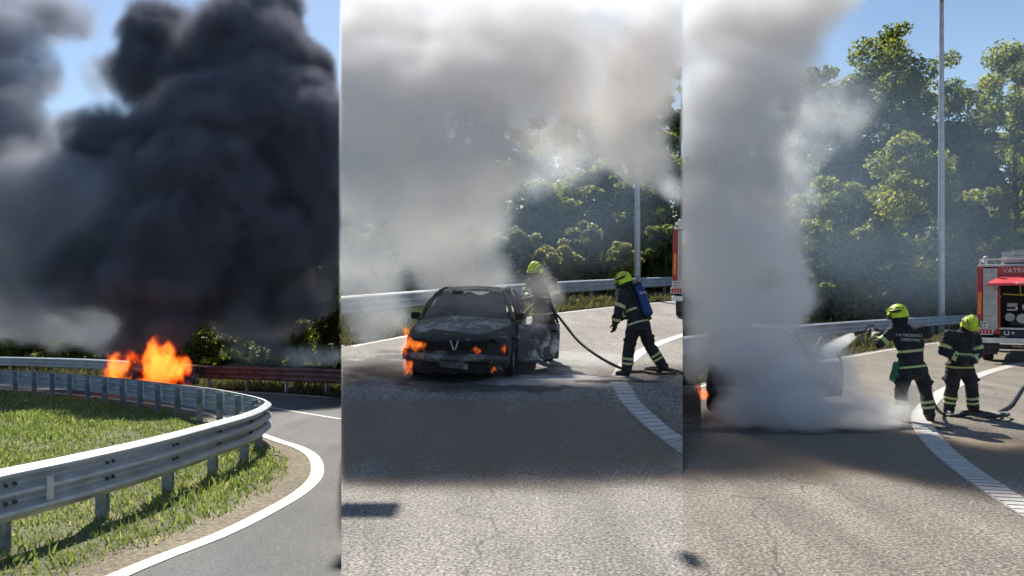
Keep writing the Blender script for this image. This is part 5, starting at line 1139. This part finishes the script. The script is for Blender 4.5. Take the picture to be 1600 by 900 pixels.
b3 = [B(1090, 560, 13.4, 60, 70, .6, .8), B(1105, 470, 13.5, 85, 90, .8, 1.1), B(1110, 370, 13.6, 115, 95, .9, 1.2), B(1110, 260, 13.7, 130, 105, 1.0, 1.2), B(1125, 150, 14.4, 145, 115, 1.2, 1.2), B(1150, 60, 16.0, 170, 110, 1.4, 1.2), B(1230, 90, 16.5, 70, 80, 1.2, .5), B(1210, 10, 17.5, 130, 90, 1.6, .8), B(1280, 10, 18, 80, 60, 1.5, .4),
      B(1190, 320, 14, 70, 90, .8, .9), B(1200, 200, 14.4, 60, 90, .8, .7), B(1180, -20, 18.5, 220, 70, 1.4, 1.0), B(1300, 160, 17, 100, 110, 1.8, .22), B(1250, 230, 16, 70, 80, 1.2, .30), B(1240, 310, 16, 60, 70, 1, .32)]
smoke('grey_smoke', 'tall grey smoke column at the edge of the last picture', 3, (2.4, 12.5, .2), (10.5, 20.5, 9.6), .068, b3, 'column_smoke', nscale=.75, namp=.85, warp=.6, wscale=.5, thr=.06, gain=1.5, seed=4, vamp=.45, vscale=.8, inner=.35, cap=.85, detail=7, rough=.68)
b3b = [B(1165, 645, 11.9, 80, 50, .6, 1.0), B(1250, 640, 11.6, 100, 62, .7, 1.0), B(1325, 635, 11.7, 90, 62, .6, 1.0), B(1365, 645, 11.9, 64, 42, .5, 1.0), B(1398, 632, 12.3, 36, 40, .4, .5), B(1200, 575, 12.0, 110, 80, .8, 1.0), B(1285, 580, 12.0, 70, 60, .6, .9), B(1180, 495, 12.5, 100, 70, .8, 1.0), B(1235, 470, 12.7, 60, 60, .7, 1.0), B(1200, 400, 13.0, 75, 70, .8, .9), B(1120, 420, 13.0, 90, 100, .8, .9), B(1110, 340, 13.2, 90, 80, .8, .7), B(1115, 520, 12.6, 60, 70, .6, .8), B(1285, 530, 12.5, 40, 45, .45, .6)]
smoke('white_smoke', 'dense white smoke and steam rolling over the hidden car and the road', 3, (2.4, 10.0, -.1), (7.2, 15.0, 4.6), .038, b3b, 'white_smoke', nscale=1.2, namp=1.0, warp=.45, wscale=.9, thr=.06, gain=1.7, seed=5, vamp=.6, vscale=1.25, detail=8, rough=.74, inner=.4, cap=.85)
vol_mat('spray_mist', (0.99, 0.99, 0.99), 16.0, 0.4)
n_ = bL + V3((-.72, .54, 1.36)); q_ = at(1296, 545, 12.9); sp = []
for i in range(7): t = i / 6; c = n_.lerp(q_, t); c.z -= .05 * t; sp.append((c, (.17, .04 + .18 * t, .035 + .17 * t), 1.0 - .5 * t))
smoke('water_spray', 'white cone of water spray shot at the smoking car', 3, (4.7, 11.9, .7), (6.3, 13.7, 1.9), .016, sp, 'spray_mist', nscale=5, namp=.5, warp=.05, wscale=3, thr=.1, gain=1.5, seed=6, stretch=(.4, 1, 1.4), cat='water spray')
# thin blue veil between the fires and the trees
bv2 = [B(800, 300, 24, 280, 220, 3, .8), B(950, 340, 24, 160, 90, 3, .7), B(620, 300, 24, 300, 280, 3, .8), B(1010, 260, 26, 120, 80, 2, .9)]
smoke('blue_smoke', 'thin blue smoke haze hanging before the trees behind the burnt car', 2, (-6.5, 21, 1), (6.5, 28, 11.5), .16, bv2, 'blue_smoke', nscale=.4, namp=.45, warp=.6, wscale=.3, thr=.05, gain=1.0, seed=7)
bv3 = [B(1330, 200, 32, 170, 170, 4, 1.0), B(1270, 330, 30, 150, 170, 3, 1.0), B(1380, 400, 32, 130, 80, 3, .6), B(1220, 120, 32, 180, 160, 3, .8), B(1500, 330, 33, 260, 220, 4, .8), B(1430, 420, 33, 300, 120, 3, .7), B(1560, 150, 33, 220, 200, 4, .6)]
smoke('blue_smoke', 'thin blue smoke haze drifting before the row of tall trees', 3, (6, 26, .1), (30, 38, 18), .22, bv3, 'blue_smoke', nscale=.3, namp=.4, warp=.8, wscale=.2, thr=.05, gain=1.0, seed=8)
bv1 = [B(400, 540, 30, 70, 45, 1.5, .9), B(480, 560, 31, 90, 30, 1.5, .7), B(380, 500, 30, 40, 60, 1.5, .6)]
smoke('blue_smoke', 'blue wisp of smoke beside the burning car above the outer guardrail', 1, (-15.5, 27, -2), (-6, 34, 2.6), .09, bv1, 'blue_wisp', nscale=.7, namp=.7, warp=.5, wscale=.5, thr=.12, gain=1.3, seed=9) if vol_mat('blue_wisp', (0.55, 0.74, 0.97), .4, .3, absorb=(.9, .85, .8)) else None
# ---------------------------------------------------------------- flames
vol_mat('flame', (0.05, 0.02, 0.01), 1.2, 0.0, emit=3.0)
vol_mat('ember_flame', (0.05, 0.02, 0.01), 2.0, 0.0, emit=5.5)
fb = [B(255, 580, 26.6, 48, 34, .8, 1.15), B(250, 556, 27.0, 36, 28, .7, 1.05), B(262, 540, 27.2, 16, 20, .4, .75), B(240, 540, 27.2, 14, 16, .4, .65), B(288, 574, 26.3, 18, 26, .5, 1.0), B(274, 604, 25.9, 32, 8, .5, 1.0), B(222, 600, 26.6, 30, 10, .5, .85),
      B(182, 580, 27.2, 26, 28, .6, 1.0), B(174, 564, 27.6, 14, 20, .4, .75), B(180, 602, 26.9, 24, 9, .4, .9), B(205, 558, 27.6, 26, 14, .5, .55), B(196, 597, 26.9, 18, 12, .3, .7)]
smoke('flames', 'roaring orange flames wrapped round the burning car', 1, (-16.4, 24.6, -1.7), (-10.8, 29.4, 1.6), .036, fb, 'flame', nscale=2.4, namp=1.4, detail=7, warp=.5, wscale=1.6, thr=.12, gain=1.3, seed=10, stretch=(1.4, 1.4, .7), cat='fire', power=1.7, rough=.68)
def flame(label, k, items, voxel=.012, seed=11, m='ember_flame'):
    bl = [B(*i) for i in items]; lo = [min(c[a] - r[a] for c, r, w in bl) - .03 for a in range(3)]; hi = [max(c[a] + r[a] for c, r, w in bl) + .05 for a in range(3)]
    smoke('flames', label, k, lo, hi, voxel, bl, m, nscale=10, namp=1.6, detail=5, warp=.12, wscale=7, thr=.22, gain=1.5, seed=seed, stretch=(1.3, 1.3, .7), cat='fire', power=1.2)
flame('small flames licking round the lamp hollow at the corner of the burnt car', 2, [(648, 541, 12.15, 22, 8, .12, 1.0), (637, 536, 12.2, 9, 14, .1, 1.1), (634, 522, 12.4, 7, 16, .1, 1.0), (660, 536, 12.1, 12, 8, .1, .9), (629, 548, 12.25, 6, 20, .1, .7)], seed=12)
flame('low flame under the bumper of the burnt car', 2, [(637, 573, 12.05, 9, 16, .1, 1.0)], seed=13)
flame('round glowing flame in the grille of the burnt car', 2, [(744, 546, 12.12, 8, 8, .07, 1.1)], seed=14)
flame('small flame beside the front wheel of the burnt car', 2, [(786, 544, 12.15, 6, 9, .08, 1.0)], seed=15)
flame('faint ember glow under the front corner beside the wheel', 2, [(772, 578, 12.1, 8, 6, .08, .6)], seed=16)
flame('orange flame at the front corner of the car hidden in white smoke', 3, [(1098, 617, 12.3, 11, 13, .1, 1.2), (1090, 608, 12.4, 8, 12, .1, .7)], seed=17)
